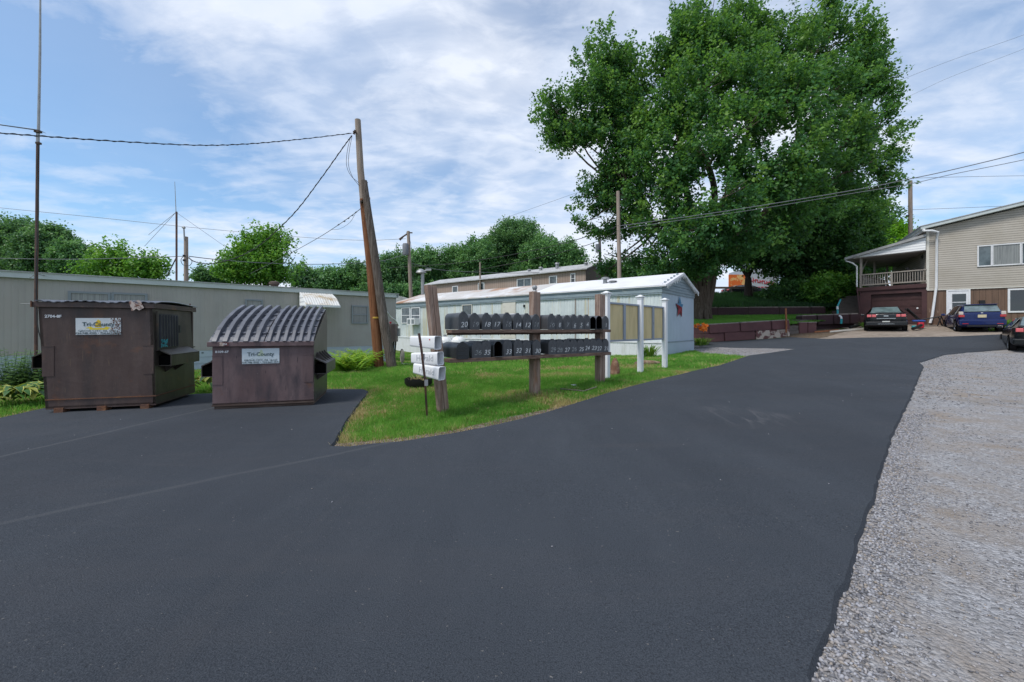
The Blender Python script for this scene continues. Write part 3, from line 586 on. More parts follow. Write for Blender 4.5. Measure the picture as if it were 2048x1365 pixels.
# end wall facing +X
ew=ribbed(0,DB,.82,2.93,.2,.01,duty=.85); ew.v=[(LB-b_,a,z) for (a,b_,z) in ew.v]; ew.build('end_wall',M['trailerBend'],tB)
MB().b2(.0,LB-.03,.03,DB-.02,.5,2.9).build('wall_core',M['trailerB'],tB)
sk=ribbed(0,LB+.02,-.5,.80,.11,.01,y=-.02,duty=.8); sk.build('skirting',M['skirtB'],tB)
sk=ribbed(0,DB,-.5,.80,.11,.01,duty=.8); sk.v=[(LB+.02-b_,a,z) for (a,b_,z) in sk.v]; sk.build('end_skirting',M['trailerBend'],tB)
MB().b2(-.0,LB+.05,-.05,-.021,.79,.85).build('belt_trim',M['white'],tB)
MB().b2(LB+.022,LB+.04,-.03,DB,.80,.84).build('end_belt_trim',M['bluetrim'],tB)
f=MB(); f.b2(-.05,LB+.03,-.05,-.005,2.93,3.09); f.b2(-.05,LB+.03,-.075,-.005,3.10,3.24); f.b2(-.05,LB+.03,-.06,-.006,2.86,2.90); f.build('fascia',M['bluetrim'],tB)
g=MB()
for i in range(9):
    z0=2.93+i*.125; h0=1-i/9.; 
    if i<8:
        half=DB/2*(1-max(0,(z0-3.24))/.72); half=min(half,DB/2)
        if half>.1: g.b2(LB+.02-.0,LB+.045+.012*(i%2),DB/2-half,DB/2+half,z0,z0+.112)
g.prism([(0,2.93),(DB,2.93),(DB,3.24),(DB/2,3.92),(0,3.24)],lambda a,b:(LB-.03,a,b),lambda a,b:(LB+.018,a,b)); g.build('gable',M['bluetrim'],tB)
rw=MB(); xs_split=sB(1068)
for (xa,xb,mm) in ((xs_split,LB+.22,'roofwhite'),(-.1,xs_split-.003,'roofrust')):
    q_=MB(); q_.prism([(-.12,3.235),(DB/2,3.97),(DB+.12,3.235),(DB+.12,3.17),(DB/2,3.90),(-.12,3.17)],lambda a,b:(xa,a,b),lambda a,b:(xb,a,b)); q_.build('roof',M[mm],tB)
il=MB()
for i in range(60):
    t=i/59; y=DB*t; z=3.2+.72*(1-abs(2*t-1)); l=random.uniform(.03,.2)
    il.box((LB+.235,y,z-l/2-.02),(.012,.03,l),0); il.box((LB+.235,y+.038,z+.0),(.010,.09,.02),0)
il.build('icicle_lights',M['white'],tB)
window(tB,sB(805),sB(820),zB(810,646),zB(810,617),-.0,M['white'],M['glass'],'h')
window(tB,sB(824),sB(840),zB(830,646),zB(830,617),-.0,M['white'],M['glass'],'h')
window(tB,sB(926),sB(944),1.5,zB(935,611),-.0,M['offwhite'],M['glass'],'none')
MB().b2(sB(1006),sB(1032),-.04,-.006,.86,zB(1019,602)).build('door',M['offwhite'],tB)
MB().b2(sB(1048),sB(1050.5),-.07,-.006,zB(1049,615),zB(1049,610)).build('porch_light',M['black'],tB)
MB().b2(sB(1150),sB(1152),-.02,-.001,.85,2.9).build('seam_trim',M['railwood'],tB)
a=thing('window_air_conditioner','white window air conditioner in the far window of the blue mobile home','air conditioner',tB.location,tB.rotation_euler[2])
ab=MB(); ab.b2(sB(824.5),sB(840),-.45,-.05,zB(832,650),zB(832,637)); ab.build('case',M['white'],a)
MB().b2(sB(826),sB(831),-.46,-.45,zB(832,648),zB(832,639.5)).build('grille',M['alum'],a); MB().b2(sB(834),sB(839),-.46,-.45,zB(832,648),zB(832,639.5)).build('grille',M['alum'],a)
for (px,h) in ((1187,.32),(1203,.12)):
    v=MB(); yy=1.2; z0=3.235+yy*.32
    v.lathe([(.1,-.1),(.1,h*.6),(.2,h*.65),(.2,h*.85),(.12,h),(.001,h)],(sB(px),yy,z0),12); v.build('roof_vent',M['galv'],tB,smooth=True)
v=MB(); v.lathe([(.13,-.1),(.13,.25),(.2,.28),(.18,.42),(.001,.45)],(sB(822),1.4,3.55),12); v.build('roof_vent',M['bluetrim'],tB,smooth=True)
# barn star on the end wall
def star(px,py):
    r_=(px-1024)/F; 
    # point on the end wall plane
    t=(6.3-r_*17.2)/(r_*.7717-.6366); return t
st=thing('barn_star','red and blue metal barn star hung on the blue trailer end','wall star',tB.location,tB.rotation_euler[2])
ty=star(1358,618); Yw=17.2+.7717*ty; zc=CAMH-(618-HY)/F*Yw+.05; R=.55
pts=[(math.sin(2*PI*k/10)*(R if k%2==0 else R*.42),math.cos(2*PI*k/10)*(R if k%2==0 else R*.42)) for k in range(10)]
for nm,idx,mm in (('blue_points',(8,9,0,1,2),'starblue'),('red_points',(3,4,5,6,7),'starred')):
    sm=MB(); c_=(LB+.16,ty,zc)
    for k in idx:
        a_=pts[k]; b_=pts[(k+1)%10]; sm.add([c_,(LB+.05,ty+a_[0],zc+a_[1]),(LB+.05,ty+b_[0],zc+b_[1])],[(0,1,2)])
    sm.build(nm,M[mm],st,fix=False)
# ---- brown trailer up the slope
tC=thing('mobile_home','brown panelled mobile home with grey roof on the slope beyond','mobile home',(-10.9,52,0),ang(.784,-.621))
LC,DC=22.6,4.9
def sC(px):
    r_=(px-1024)/F; return (52*r_+10.9)/(.784+.621*r_)
def zC(px,py):
    Y=52-.621*sC(px); return CAMH-(py-HY)/F*Y
EZ=6.98
MB().b2(0,LC,0,DC,2.6,EZ).build('wall',M['brownsid'],tC)
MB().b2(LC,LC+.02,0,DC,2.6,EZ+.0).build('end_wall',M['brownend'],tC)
MB().b2(-.1,LC+.05,-.06,0,EZ-.12,EZ+.05).build('fascia',M['browntrim'],tC)
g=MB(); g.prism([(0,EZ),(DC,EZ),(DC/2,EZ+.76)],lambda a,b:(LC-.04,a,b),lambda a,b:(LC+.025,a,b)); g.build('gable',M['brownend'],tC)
q_=MB(); q_.prism([(-.3,EZ-.02),(DC/2,EZ+.85),(DC+.3,EZ-.02),(DC+.3,EZ-.12),(DC/2,EZ+.76),(-.3,EZ-.12)],lambda a,b:(-.2,a,b),lambda a,b:(LC+.3,a,b)); q_.build('roof',M['greyroof'],tC)
g=MB(); g.prism([(1.9,EZ+.2),(3.0,EZ+.2),(2.9,EZ+.45),(2.45,EZ+.6),(2.0,EZ+.45)],lambda a,b:(LC+.026,a,b),lambda a,b:(LC+.05,a,b)); g.build('gable_vent',M['bluetrim'],tC)
for (pa,pb,ya,yb,mm,sp_) in ((906,915,586,574,'glass','none'),(957.5,968,580,567.5,'glass','none'),(1035.5,1062,574,559,'glass','v'),(1100,1113,567,554,'glass','none'),(1143,1149.5,566,549,'glassdark','h')):
    window(tC,sC(pa),sC(pb),zC((pa+pb)/2,ya),zC((pa+pb)/2,yb),-.0,M['white'],M[mm],sp_,fw=.09)
for px,h in ((1099,.55),(1066,.3),(1158,.25),(1043,.2)):
    v=MB(); v.lathe([(.16,-.3),(.16,h*.7),(.24,h*.75),(.2,h),(.001,h)],(sC(px),1.4,EZ+.55),10); v.build('roof_vent',M['galv'],tC,smooth=True)
# ---- small houses far off
hA=thing('house','small grey gabled house peeking between the two nearest trailers','house',(P(775,600,42).x,42,0),0)
MB().b2(0,3.2,0,6,-.2,3.7).build('wall',M['trailerA'],hA)
q_=MB(); q_.prism([(-.3,4.0),(1.3,4.75),(3.4,4.0),(3.4,3.9),(-.3,3.9)],lambda a,b:(a,-.3,b),lambda a,b:(a,6,b)); q_.build('roof',M['greyroof'],hA)
hB=thing('long_building','low building with dark green roof behind the blue trailer','building',(9.5,47,4.0),ang(1,-.12))
MB().b2(0,9,0,6,-1.2,2.9).build('wall',M['beige'],hB)
q_=MB(); q_.prism([(-.4,2.9),(3,3.6),(6.4,2.9),(6.4,2.8),(-.4,2.8)],lambda a,b:(-.4,a,b),lambda a,b:(9.4,a,b)); q_.build('roof',M['greenroof'],hB)
hD=thing('store_building','pale grey store with red lettering beyond the maple trunk','building',(28.6,50,4.85),ang(1,-.1))
MB().b2(0,3.6,0,5,-.3,4.0).build('wall',mat('store_wall',(.42,.46,.52),rough=.6),hD)
rl=MB(); random.seed(3)
for i in range(11):
    x=.5+i*.26; z=2.5-(i*.05); rl.box((x,-.03,z),(.07,.04,.6 if i<2 else .4),0); rl.box((x+.1,-.03,z+.12*(i%3-1)),(.17,.04,.08),0)
for i in range(7): rl.box((.6+i*.4,-.03,1.6),(.28,.04,.12),0)
rl.build('lettering',M['red'],hD)
og=thing('advertising_banner','large orange and cream banner standing past the maple trunk','banner',(25.4,48,4.85),.05)
MB().b2(0,2.3,0,.1,.5,2.9).build('panel',M['orangesign'],og)
MB().b2(0,2.3,-.02,0,0.5,1.2).build('lower_stripe',M['offwhite'],og)
for x_ in (.2,2.0): MB().b2(x_,x_+.12,.02,.14,-.1,.5).build('post',M['galv'],og)
# ---- guard rail on the hill
gr=thing('guard_rail','weathered grey timber guard rail along the top of the hill','guard rail',(13.2,40.5,4.8),0)
q_=MB(); q_.b2(0,11,-.04,.04,.55,.75); q_.build('rail',M['greywood'],gr)
for i in range(6): MB().b2(i*2.1+.1,i*2.1+.25,.04,.18,-.2,.8).build('post',M['greywood'],gr)
# ================================================================== HOUSE
ax_,ay_=.840,-.542
H=thing('house','beige sided two storey house with brown plank ground floor','house',(25.8,25.5,0),ang(ax_,ay_))
def sH(px):
    r_=(px-1024)/F; return (25.5*r_-25.8)/(.84+.542*r_)
def zH(px,py):
    Y=25.5-.542*sH(px); return CAMH-(py-HY)/F*Y
EH=7.55; SL=.2
w_=MB(); w_.prism([(0,3.81),(12,3.81),(12,EH+6*SL*0+1.2),(6,EH+6*SL),(0,EH)],lambda a,b:(a,0,b),lambda a,b:(a,9,b)); w_.build('upper_wall',M['beige'],H)
MB().b2(.02,12,.03,9,-.5,3.81).build('ground_floor_wall',M['brownplank'],H)
MB().b2(.0,12,-.03,.03,3.77,3.83).build('starter_strip',M['offwhite'],H)
MB().b2(-.03,.10,-.03,.0,3.83,EH-.02).build('corner_trim',M['offwhite'],H)
r_=MB(); r_.prism([(-.35,EH+.0),(6,EH+6*SL+.07),(12.3,EH+.0),(12.3,EH+.17),(6,EH+6*SL+.24),(-.35,EH+.17)],lambda a,b:(a,-.35,b),lambda a,b:(a,9.3,b)); r_.build('roof',M['fascia'],H)
r_=MB(); r_.prism([(-.38,EH+.175),(6,EH+6*SL+.245),(12.3,EH+.175),(12.3,EH+.22),(6,EH+6*SL+.29),(-.38,EH+.22)],lambda a,b:(a,-.38,b),lambda a,b:(a,9.3,b)); r_.build('roof_covering',M['greyroof'],H)
z0,z1=zH(1998,530),zH(1998,491)
window(H,sH(1957),sH(1981),z0,z1,0,M['white'],M['glass'],fw=.06)
window(H,sH(1986),sH(2039),z0,z1,0,M['white'],M['curtain'],fw=.06)
window(H,sH(2044),sH(2075),z0,z1,0,M['white'],M['glass'],fw=.06)
window(H,sH(2020),sH(2020)+1.7,2.42,3.62,0.03,M['white'],M['glassdark'],fw=.09)
dx0,dx1=sH(1896),sH(1936.5)
d=MB(); d.b2(dx0-.08,dx0,-.05,.0,1.5,3.76); d.b2(dx1,dx1+.08,-.05,.0,1.5,3.76); d.b2(dx0,dx1,-.05,0,3.68,3.76); d.build('door_frame',M['white'],H)
dd=MB().b2(dx0,dx1,-.03,.01,1.5,3.68).build('door',M['white'],H)
MB().b2(dx0+.17,dx1-.1,-.045,-.031,2.6,3.5).build('window',M['glassdark'],dd)
MB().b2(dx0+.17,dx1-.1,-.055,-.046,2.98,3.02).build('glazing_bar',M['white'],dd)
MB().box((dx0+.08,-.06,2.55),(.04,.06,.12)).build('handle',M['chrome'],dd)
MB().box((dx1+.55,-.04,2.95),(.22,.12,.26)).build('meter_box',M['black'],H)
# downspout on the house corner
q_=MB(); q_.tube([(-.25,-.45,EH-.12),(.15,-.42,EH-.15),(.42,-.3,EH-.25),(.42,-.08,EH-.6),(.40,-.08,4),(.22,-.10,2.2),(.12,-.12,1.75)],.065,8); q_.build('downspout',M['whitepvc'],H,smooth=True)
MB().b2(-.28,-.16,-.4,9,EH-.12,EH+.02).build('gutter',M['white'],H)
# garage wing with covered deck
gx_,gy_=.5735,-.8192
GA=thing('garage','maroon garage with a covered deck and railing above it','garage',(23.91,28.2,0),ang(gx_,gy_))
GW=3.3
g=MB(); g.b2(0,.6,0,6,.8,4.1); g.b2(3.07,GW,0,6,.8,4.1); g.b2(.6,3.07,0,6,3.7,4.1); g.build('wall',M['maroon'],GA)
MB().b2(-.06,GW,-.08,6.5,3.98,4.22).build('deck_floor',M['maroon'],GA)
d=MB(); n=5
for i in range(n):
    za=1.5+(3.7-1.5)*i/n; zb=1.5+(3.7-1.5)*(i+1)/n
    d.b2(.6,3.07,.16,.2,za,zb-.015)
    for j in range(4): x=.66+j*.6; d.b2(x+.04,x+.52,.148,.16,za+.07,zb-.09)
go=d.build('garage_door',M['garagedoor'],GA)
MB().lathe([(.001,0),(.05,.0),(.05,.03),(.001,.04)],(2.85,.14,2.7),10,Matrix.Rotation(PI/2,4,'X')).build('handle',M['white'],go)
MB().b2(.6,3.07,.2,.3,1.4,3.7).build('door_backing',M['void'],GA)
rl=MB(); rl.b2(0,GW,-.07,.03,5.05,5.12); rl.b2(0,GW,-.04,.0,4.34,4.42); rl.build('top_rail',M['railwood'],GA)
bl=MB()
for i in range(26):
    x=.1+i*(GW-.15)/26; bl.b2(x,x+.035,-.03,.005,4.42,5.05)
for i in range(40):
    y=.2+i*.145; bl.b2(-.0,.035,y,y+.035,4.42,5.05)
bl.build('balusters',M['railwood'],GA); MB().b2(-.02,.06,.05,6.2,5.05,5.12).build('side_rail',M['railwood'],GA)
for x in (.02,1.62): MB().b2(x,x+.1,-.09,.01,4.2,5.1).build('rail_post',M['railwood'],GA)
for y in (0.03,3,6.1): MB().b2(0.0,.12,y,y+.12,4.22,6.26).build('porch_post',M['railwood'],GA)
br=MB(); br.tube([(.06,.1,5.3),(.06,1.4,6.25)],.04,4); br.build('brace',M['railwood'],GA)
c_=MB(); c_.b2(-.35,GW-.02,-.1,6.8,6.25,6.30); c_.b2(GW-.02,GW+1.2,2.4,6.8,6.25,6.30); c_.build('porch_ceiling',M['soffit'],GA)
MB().b2(1.2,GW+3,6.6,6.7,4.2,6.25).build('back_wall',M['soffit'],GA)
g=MB(); g.prism([(-.3,6.30),(GW-.03,6.30),(GW-.03,7.08),(-.2,6.32)],lambda a,b:(a,-.16,b),lambda a,b:(a,-.1,b)); g.build('gable_panel',M['corrwhite'],GA)
r_=MB(); r_.prism([(-.75,6.2),(GW-.0,7.10),(GW-.0,7.26),(-.75,6.36)],lambda a,b:(a,-.32,b),lambda a,b:(a,7,b)); r_.build('porch_roof',M['greyroof'],GA)
q_=MB(); q_.tube([(-.72,-.2,6.15),(-.35,-.12,5.95),(-.12,-.1,5.7),(-.12,-.1,4.3)],.045,8); q_.build('upper_downspout',M['whitepvc'],GA,smooth=True)
q_=MB(); q_.tube([(-.12,-.1,4.3),(-.02,-.12,3.2),(.12,-.14,1.75)],.04,8); q_.build('lower_downspout',M['maroon'],GA,smooth=True)
lp=MB(); lp.lathe([(.001,0),(.08,.05),(.1,.2),(.04,.28),(.02,.4)],(GW-.3,.8,5.85),10); lp.build('porch_lantern',M['black'],GA,smooth=True)
dc=thing('folded_deck_chair','folded dark deck chair leaning on the deck railing','chair',GA.location,GA.rotation_euler[2])
q_=MB(); q_.tube([(2.3,.35,5.35),(2.75,.35,4.24)],.05,6); q_.tube([(2.3,.6,5.35),(2.75,.6,4.24)],.05,6); q_.build('frame',M['black'],dc)
q_=MB(); q_.box((2.5,.45,4.85),(.03,.34,.8),0,0,.38); q_.build('seat_sling',M['black'],dc)
# black drain hose and its white elbow
q_=MB(); pts=[P(1700,655,25.6),P(1712,653,25.8),P(1722,649.5,26.2),P(1725,648,26.4)]; q_.tube(pts,.09,8)
tag(q_.build('drain_hose',M['black'],smooth=True),'black corrugated drain hose lying at the foot of the maroon downspout','hose')
# ---- stairs
S_=thing('outdoor_steps','dark timber steps climbing beside the maroon garage wall','steps',(22.95,28.7,0),ang(.80,-.6))
for i in range(13):
    z=1.5+i*.2; MB().b2(0,1.75,i*.3,i*.3+.34,z-.2,z).build('tread',M['greywood'],S_)
q_=MB(); q_.b2(-.12,-.02,-.1,3.9,.9,2.4); q_.build('stringer',M['darkwood'],S_)
for i in range(3): MB().b2(-.5+.06*i,-.13,.6+i*.9,1.3+i*.9,1.3+i*.45,1.75+i*.5).build('side_timber',M['darkwood'],S_)
HR=thing('handrail','teal and white painted pipe handrail at the foot of the steps','handrail')
a0=[P(1678,630,27.0),P(1676.5,616,27.0),P(1674.5,612,27.1),P(1681,598,28.4)]
MB().tube([P(1675.5,632,27.0),P(1675,614,27.0)],.055,8).build('post',M['teal'],HR,smooth=True)
MB().tube([P(1675,619,27.0),P(1674.5,613,27.0)],.06,8).build('joint',M['white'],HR,smooth=True)
MB().tube([P(1675,613.5,27.05),P(1681,600,28.2)],.045,8).build('rail',M['teal'],HR,smooth=True)
MB().tube([P(1682.5,648,26.3),P(1683,638,26.3)],.06,8).build('lower_post',M['teal'],HR,smooth=True)
MB().tube([P(1683,638.5,26.3),P(1682,634,26.4),P(1677,631,26.9)],.06,8).build('lower_joint',M['white'],HR,smooth=True)
# ---- retaining walls
def blockwall(name,label,x0,x1,yA,yB,zA_,zB_,rows,bl_,bh,m,stagger=True,peel=None,cap=True):
    """a wall of big blocks from (x0,yA,zA) to (x1,yB,zB)"""
    T=thing(name,label,'retaining wall'); L_=x1-x0; th=.6
    mb=MB(); cp=MB(); pl=MB(); random.seed(5)
    for r in range(rows):
        x=x0-(bl_*.5 if (r%2 and stagger) else 0)
        while x<x1-.05:
            a=max(x,x0); b=min(x+bl_,x1)
            if b-a>.1:
                t=((a+b)/2-x0)/L_; y=yA+(yB-yA)*t; z=zA_+(zB_-zA_)*t+r*bh; jy=random.uniform(-.025,.025)
                tgt=pl if (peel and peel(r,(a+b)/2)) else mb
                tgt.box(((a+b)/2,y+th/2+jy,z+bh/2),(b-a-.02,th,bh-.015),0,0,-math.atan2(zB_-zA_,L_))
                if cap and r==rows-1: cp.box(((a+b)/2,y+th/2+jy+.02,z+bh+.02),(b-a-.03+random.uniform(-.2,0),th*.9,.045+random.uniform(0,.03)),random.uniform(-.02,.02),0,-math.atan2(zB_-zA_,L_))
            x+=bl_
    mb.b2(x0+.05,x1-.05,max(yA,yB)+.1,max(yA,yB)+.5,min(zA_,zB_)-.6,min(zA_,zB_)+rows*bh-.3)
    mb.build('blocks',m,T,bevel=.02)
    if len(pl.v): pl.build('peeled_block',M['peeled'],T,bevel=.02)
    if len(cp.v): cp.build('cap_blocks',M['blockcap'],T,bevel=.015)
    return T
blockwall('retaining_wall','maroon painted two course block wall along the road',9.2,16.75,25.0,24.7,.42,.86,2,1.85,.53,M['blockwall'],peel=lambda r,x:r==0 and 14.9<x<16.9)
blockwall('retaining_wall','dark maroon single course block wall higher up the bank',13.2,23.7,31.0,31.0,2.40,2.46,1,2.35,.58,M['blockdark'],stagger=False)
blockwall('retaining_wall','short maroon block wall stepping toward the garage steps',19.0,22.6,26.9,26.6,1.62,1.75,1,1.0,.62,M['blockdark'],stagger=False)
kb=thing('stacked_blocks','pair of upright maroon blocks at the broken end of the wall','blocks',(17.95,25.6,0),-.1)
MB().b2(0,.48,0,.5,1.05,1.78).build('block',M['blockwall'],kb,bevel=.02); MB().b2(.52,1.0,0,.5,1.05,1.78).build('block',M['blockwall'],kb,bevel=.02); MB().b2(-.02,1.02,-.02,.5,1.785,1.83).build('cap',M['blockcap'],kb)
kt=thing('timber_edging','grey weathered timbers between the two parts of the block wall','timbers',(16.95,25.7,0),-.05)
MB().b2(0,1.1,0,.3,1.0,1.3).build('timber',M['greywood'],kt,bevel=.01); MB().b2(0.05,1.05,.05,.35,1.31,1.6).build('timber',M['greywood'],kt,bevel=.01); MB().b2(0.6,1.02,.02,.35,.7,.99).build('timber',M['blockcap'],kt,bevel=.01)
kp=thing('low_block','grey blocks set end on behind the stacked maroon pair','blocks',(18.5,26.3,0),.5)
MB().b2(0,1.5,0,.5,1.1,1.98).build('block',M['greywood'],kp,bevel=.02)
op=MB(); op.tube([P(1572,666,24.6),P(1573,655,24.6),P(1571.5,617,24.6)],.05,6); tag(op.build('marker_post',M['orangepost']),'rusty orange post standing at the end of the roadside block wall','post')
for (xa,ya,xb,yb,zz_,lb) in ((19.1,24.6,21.4,24.9,1.25,'long splintered plank lying on the dirt ledge by the driveway'),(18.6,25.2,19.9,25.0,1.28,'short broken plank lying nearest the upright maroon blocks')):
    q_=MB(); q_.tube([(xa,ya,hz(xa,ya)+.1),(xb,yb,hz(xb,yb)+.12)],.06,4); tag(q_.build('plank',M['offwhite'] if xa>19 else M['orangepost']),lb,'plank')
# ================================================================== DUMPSTERS
def dumpster(origin,dxy,W,D,zf,zb,name,label,bodym,sidem,kind):
    T=thing('dumpster',label,'dumpster',origin,ang(*dxy)); th=.04; b0=.07
    fl=.05 if kind=='flat' else .0
    # side profile (y,z)
    if kind=='flat': prof=[(0,b0),(D,b0),(D-.0,zb),(0,zf)]
    else: prof=[(0,b0),(D,b0),(D,zb-.2),(D-.14,zb),(0.02,zf)]
    # front
    f=MB(); f.add([(0,0,b0),(W,0,b0),(W+fl*-1.0,0,zf),(-fl*1.8,0,zf),(0,th,b0),(W,th,b0),(W-fl,th,zf),(-fl*1.8,th,zf)],[(0,1,2,3),(7,6,5,4),(0,4,5,1),(3,2,6,7),(1,5,6,2),(0,3,7,4)]); f.build('front_wall',bodym,T)
    for x,nm,s_ in ((0,'side_wall',-fl*1.8),(W,'side_wall',-fl)):
        q_=MB(); o_=.001 if x>0 else -.001
        q_.prism(prof,lambda a,b:(x+o_+s_*(b-b0)/(zf-b0),a,b),lambda a,b:(x-(th if x>0 else -th)+s_*(b-b0)/(zf-b0),a,b)); q_.build(nm,sidem,T)
    MB().b2(.03,W-.03,D-th,D+.001,b0,zb-.01 if kind=='flat' else zb-.2).build('back_wall',bodym,T)
    MB().b2(.0,W,0,D,b0-.02,b0+.03).build('floor',M['binA'],T)
    MB().b2(.08,W-.08,.07,D-.07,zf*.55,zf*.9).build('dark_inside',M['void'],T)  # near-black block standing in for the shade inside the bin
    # base lip
    if kind=='flat':
        q_=MB(); q_.b2(-.0,W+.012,-.012,-.001,b0+.13,b0+.145); q_.b2(W+.001,W+.013,-.01,D,b0+.13,b0+.145); q_.build('base_seam',M['rust'],T)
        for x in (.18,W*.5,W*.9): MB().box((x,.05,.03),(.12,.16,.085)).build('skid_foot',M['rust'],T)
    else:
        q_=MB(); q_.b2(.02,W-.01,.02,D-.02,.0,b0-.02); q_.build('skid_base',M['darkwood'],T)
        q_=MB(); q_.b2(-.01,W+.012,-.014,-.001,b0-.02,b0+.0); q_.build('base_seam',M['darkwood'],T)
    # rim
    r=MB()
    if kind=='flat':
        sx=-.09
        r.b2(sx-.05,W-.0,-.05,.03,zf-.005,zf+.085); r.b2(W-.1,W+.0,.031,D+.06,zf-.005,zf+.085); r.b2(sx-.05,sx+.04,.031,D+.06,zf-.005,zf+.085); r.b2(sx,W-.1,D-.02,D+.058,zf-.004,zf+.08)
    else:
        r.b2(-.06,W+.01,-.055,.02,zf-.075,zf+.005)
    r.build('rim',bodym,T,bevel=.006)
    # fork pockets
    pz=zf*(.42 if kind=='flat' else .48); ph=.19; py0,py1=(-.02,D*.82)
    for sx_,x0 in ((1,W),(-1,0)):
        off=-fl*(1 if sx_>0 else 1.8)*(pz/zf)
        q_=MB(); xo=x0+off; w_=.20*sx_
        zt=pz+ph; 
        q_.b2(xo,xo+w_,.10,py1,pz-.008,pz+.004); q_.b2(xo+w_-.012*sx_,xo+w_,.10,py1,pz+.004,zt-.01)
        q_.prism([(0,zt+.08),(w_,zt-.02),(w_,zt-.0),(0,zt+.1)],lambda a,b:(xo+a,.10,b),lambda a,b:(xo+a,py1,b))
        g=q_
        for j in range(3 if kind!='flat' else 2):
            yy=.35+j*.34; g.add([(xo,yy,pz),(xo+w_*.9,yy,pz),(xo,yy,pz-.14),(xo,yy+.02,pz),(xo+w_*.9,yy+.02,pz),(xo,yy+.02,pz-.14)],[(0,1,2),(5,4,3),(0,2,5,3),(1,4,5,2)])
        if kind!='flat':
            for j in range(4): yy=.3+j*.27; g.add([(xo,yy,zt+.08),(xo+w_*.95,yy,zt),(xo,yy,zt+.2),(xo,yy+.02,zt+.08),(xo+w_*.95,yy+.02,zt),(xo,yy+.02,zt+.2)],[(0,1,2),(5,4,3),(1,4,5,2)])
        po=q_.build('fork_pocket',sidem,T)
        MB().b2(xo+.006*sx_,xo+w_-.016*sx_,.13,py1-.03,pz+.01,zt-.02).build('pocket_inside',M['void'],po)  # near-black fill standing in for the shade inside the pocket
        # reinforcing plate on front corner
        q_=MB(); xa=W-.16-fl*.4 if sx_>0 else .0-fl*.8; q_.b2(xa,xa+.15,-.007,-.001,pz-.13,pz+.35); q_.b2(xa-.004,xa+.154,-.012,-.0015,pz+.35,pz+.36); q_.build('corner_plate',bodym,T)
    return T
BO=(-7.51,6.6,.045); BD=(1.412,.42)
W1=math.hypot(*BD)
t1=dumpster(BO,BD,W1,1.47,1.705,1.705,'dumpster','taller rusty brown dumpster with flat lid, left of the two',M['binA'],M['binAside'],'flat')
# flat wavy lid
for k,(xa,xb) in enumerate(((-.1,W1*.48),(W1*.49,W1+.02))):
    q_=MB(); rows=[]
    for j in range(9):
        y=-.07+j*(1.47+.12)/8; row=[]
        for i in range(29):
            t=i/28; x=xa+(xb-xa)*t; wv=.012 if (i//2)%2 else 0
            z=1.80+wv+.018*math.sin(PI*j/8)+.01*noise.noise(Vector((x*3,y*2,1)))-.012*(j==0)*(1+math.sin(x*9))+(.012 if k else .0)*math.sin(PI*min(1,j/6))
            row.append((x,y,z))
        rows.append(row)
    q_.grid(rows); lo=q_.build('lid',M['lid'],t1); sd=lo.modifiers.new('s','SOLIDIFY'); sd.thickness=.012; sd.offset=1
# side door
q_=MB()
x=W1-.035; 
sdn=MB(); sdn.b2(x+.0,x+.02,.10,.80,.98,1.62)
so_=sdn.build('side_door',M['lidblack'],t1)
q_=MB()
for i in range(7): y=.14+i*.096; q_.prism([(y,0),(y+.065,0),(y+.05,.03),(y+.015,.03)],lambda a,b:(x+.02+b,a,1.03),lambda a,b:(x+.012+b,a,1.60))
q_.build('door_ribs',M['lidblack'],so_)
MB().b2(x+.02,x+.05,.79,.86,1.28,1.42).build('handle',M['lidblack'],so_)
q_=MB(); q_.b2(x-.0,x+.04,.06,1.47,.975,.995); q_.b2(x+.0,x+.035,.07,.09,.99,1.66); q_.build('door_track',M['binAside'],t1)
q_=MB(); random.seed(2)
for i in range(26): q_.box((x+.052,.14+random.random()*.2,1.04+random.random()*.12),(.003,.02+random.random()*.02,.015+random.random()*.03),0,random.random()*3)
q_.build('graffiti',M['teal'],so_)
q_=MB(); q_.tube([(W1-.02,1.30,1.79),(W1-.02,1.30,1.86)],.012,6); q_.tube([(-.14,-.06,1.80),(-.14,-.06,1.7)],.01,5); q_.build('hinge_pin',M['rust'],t1)
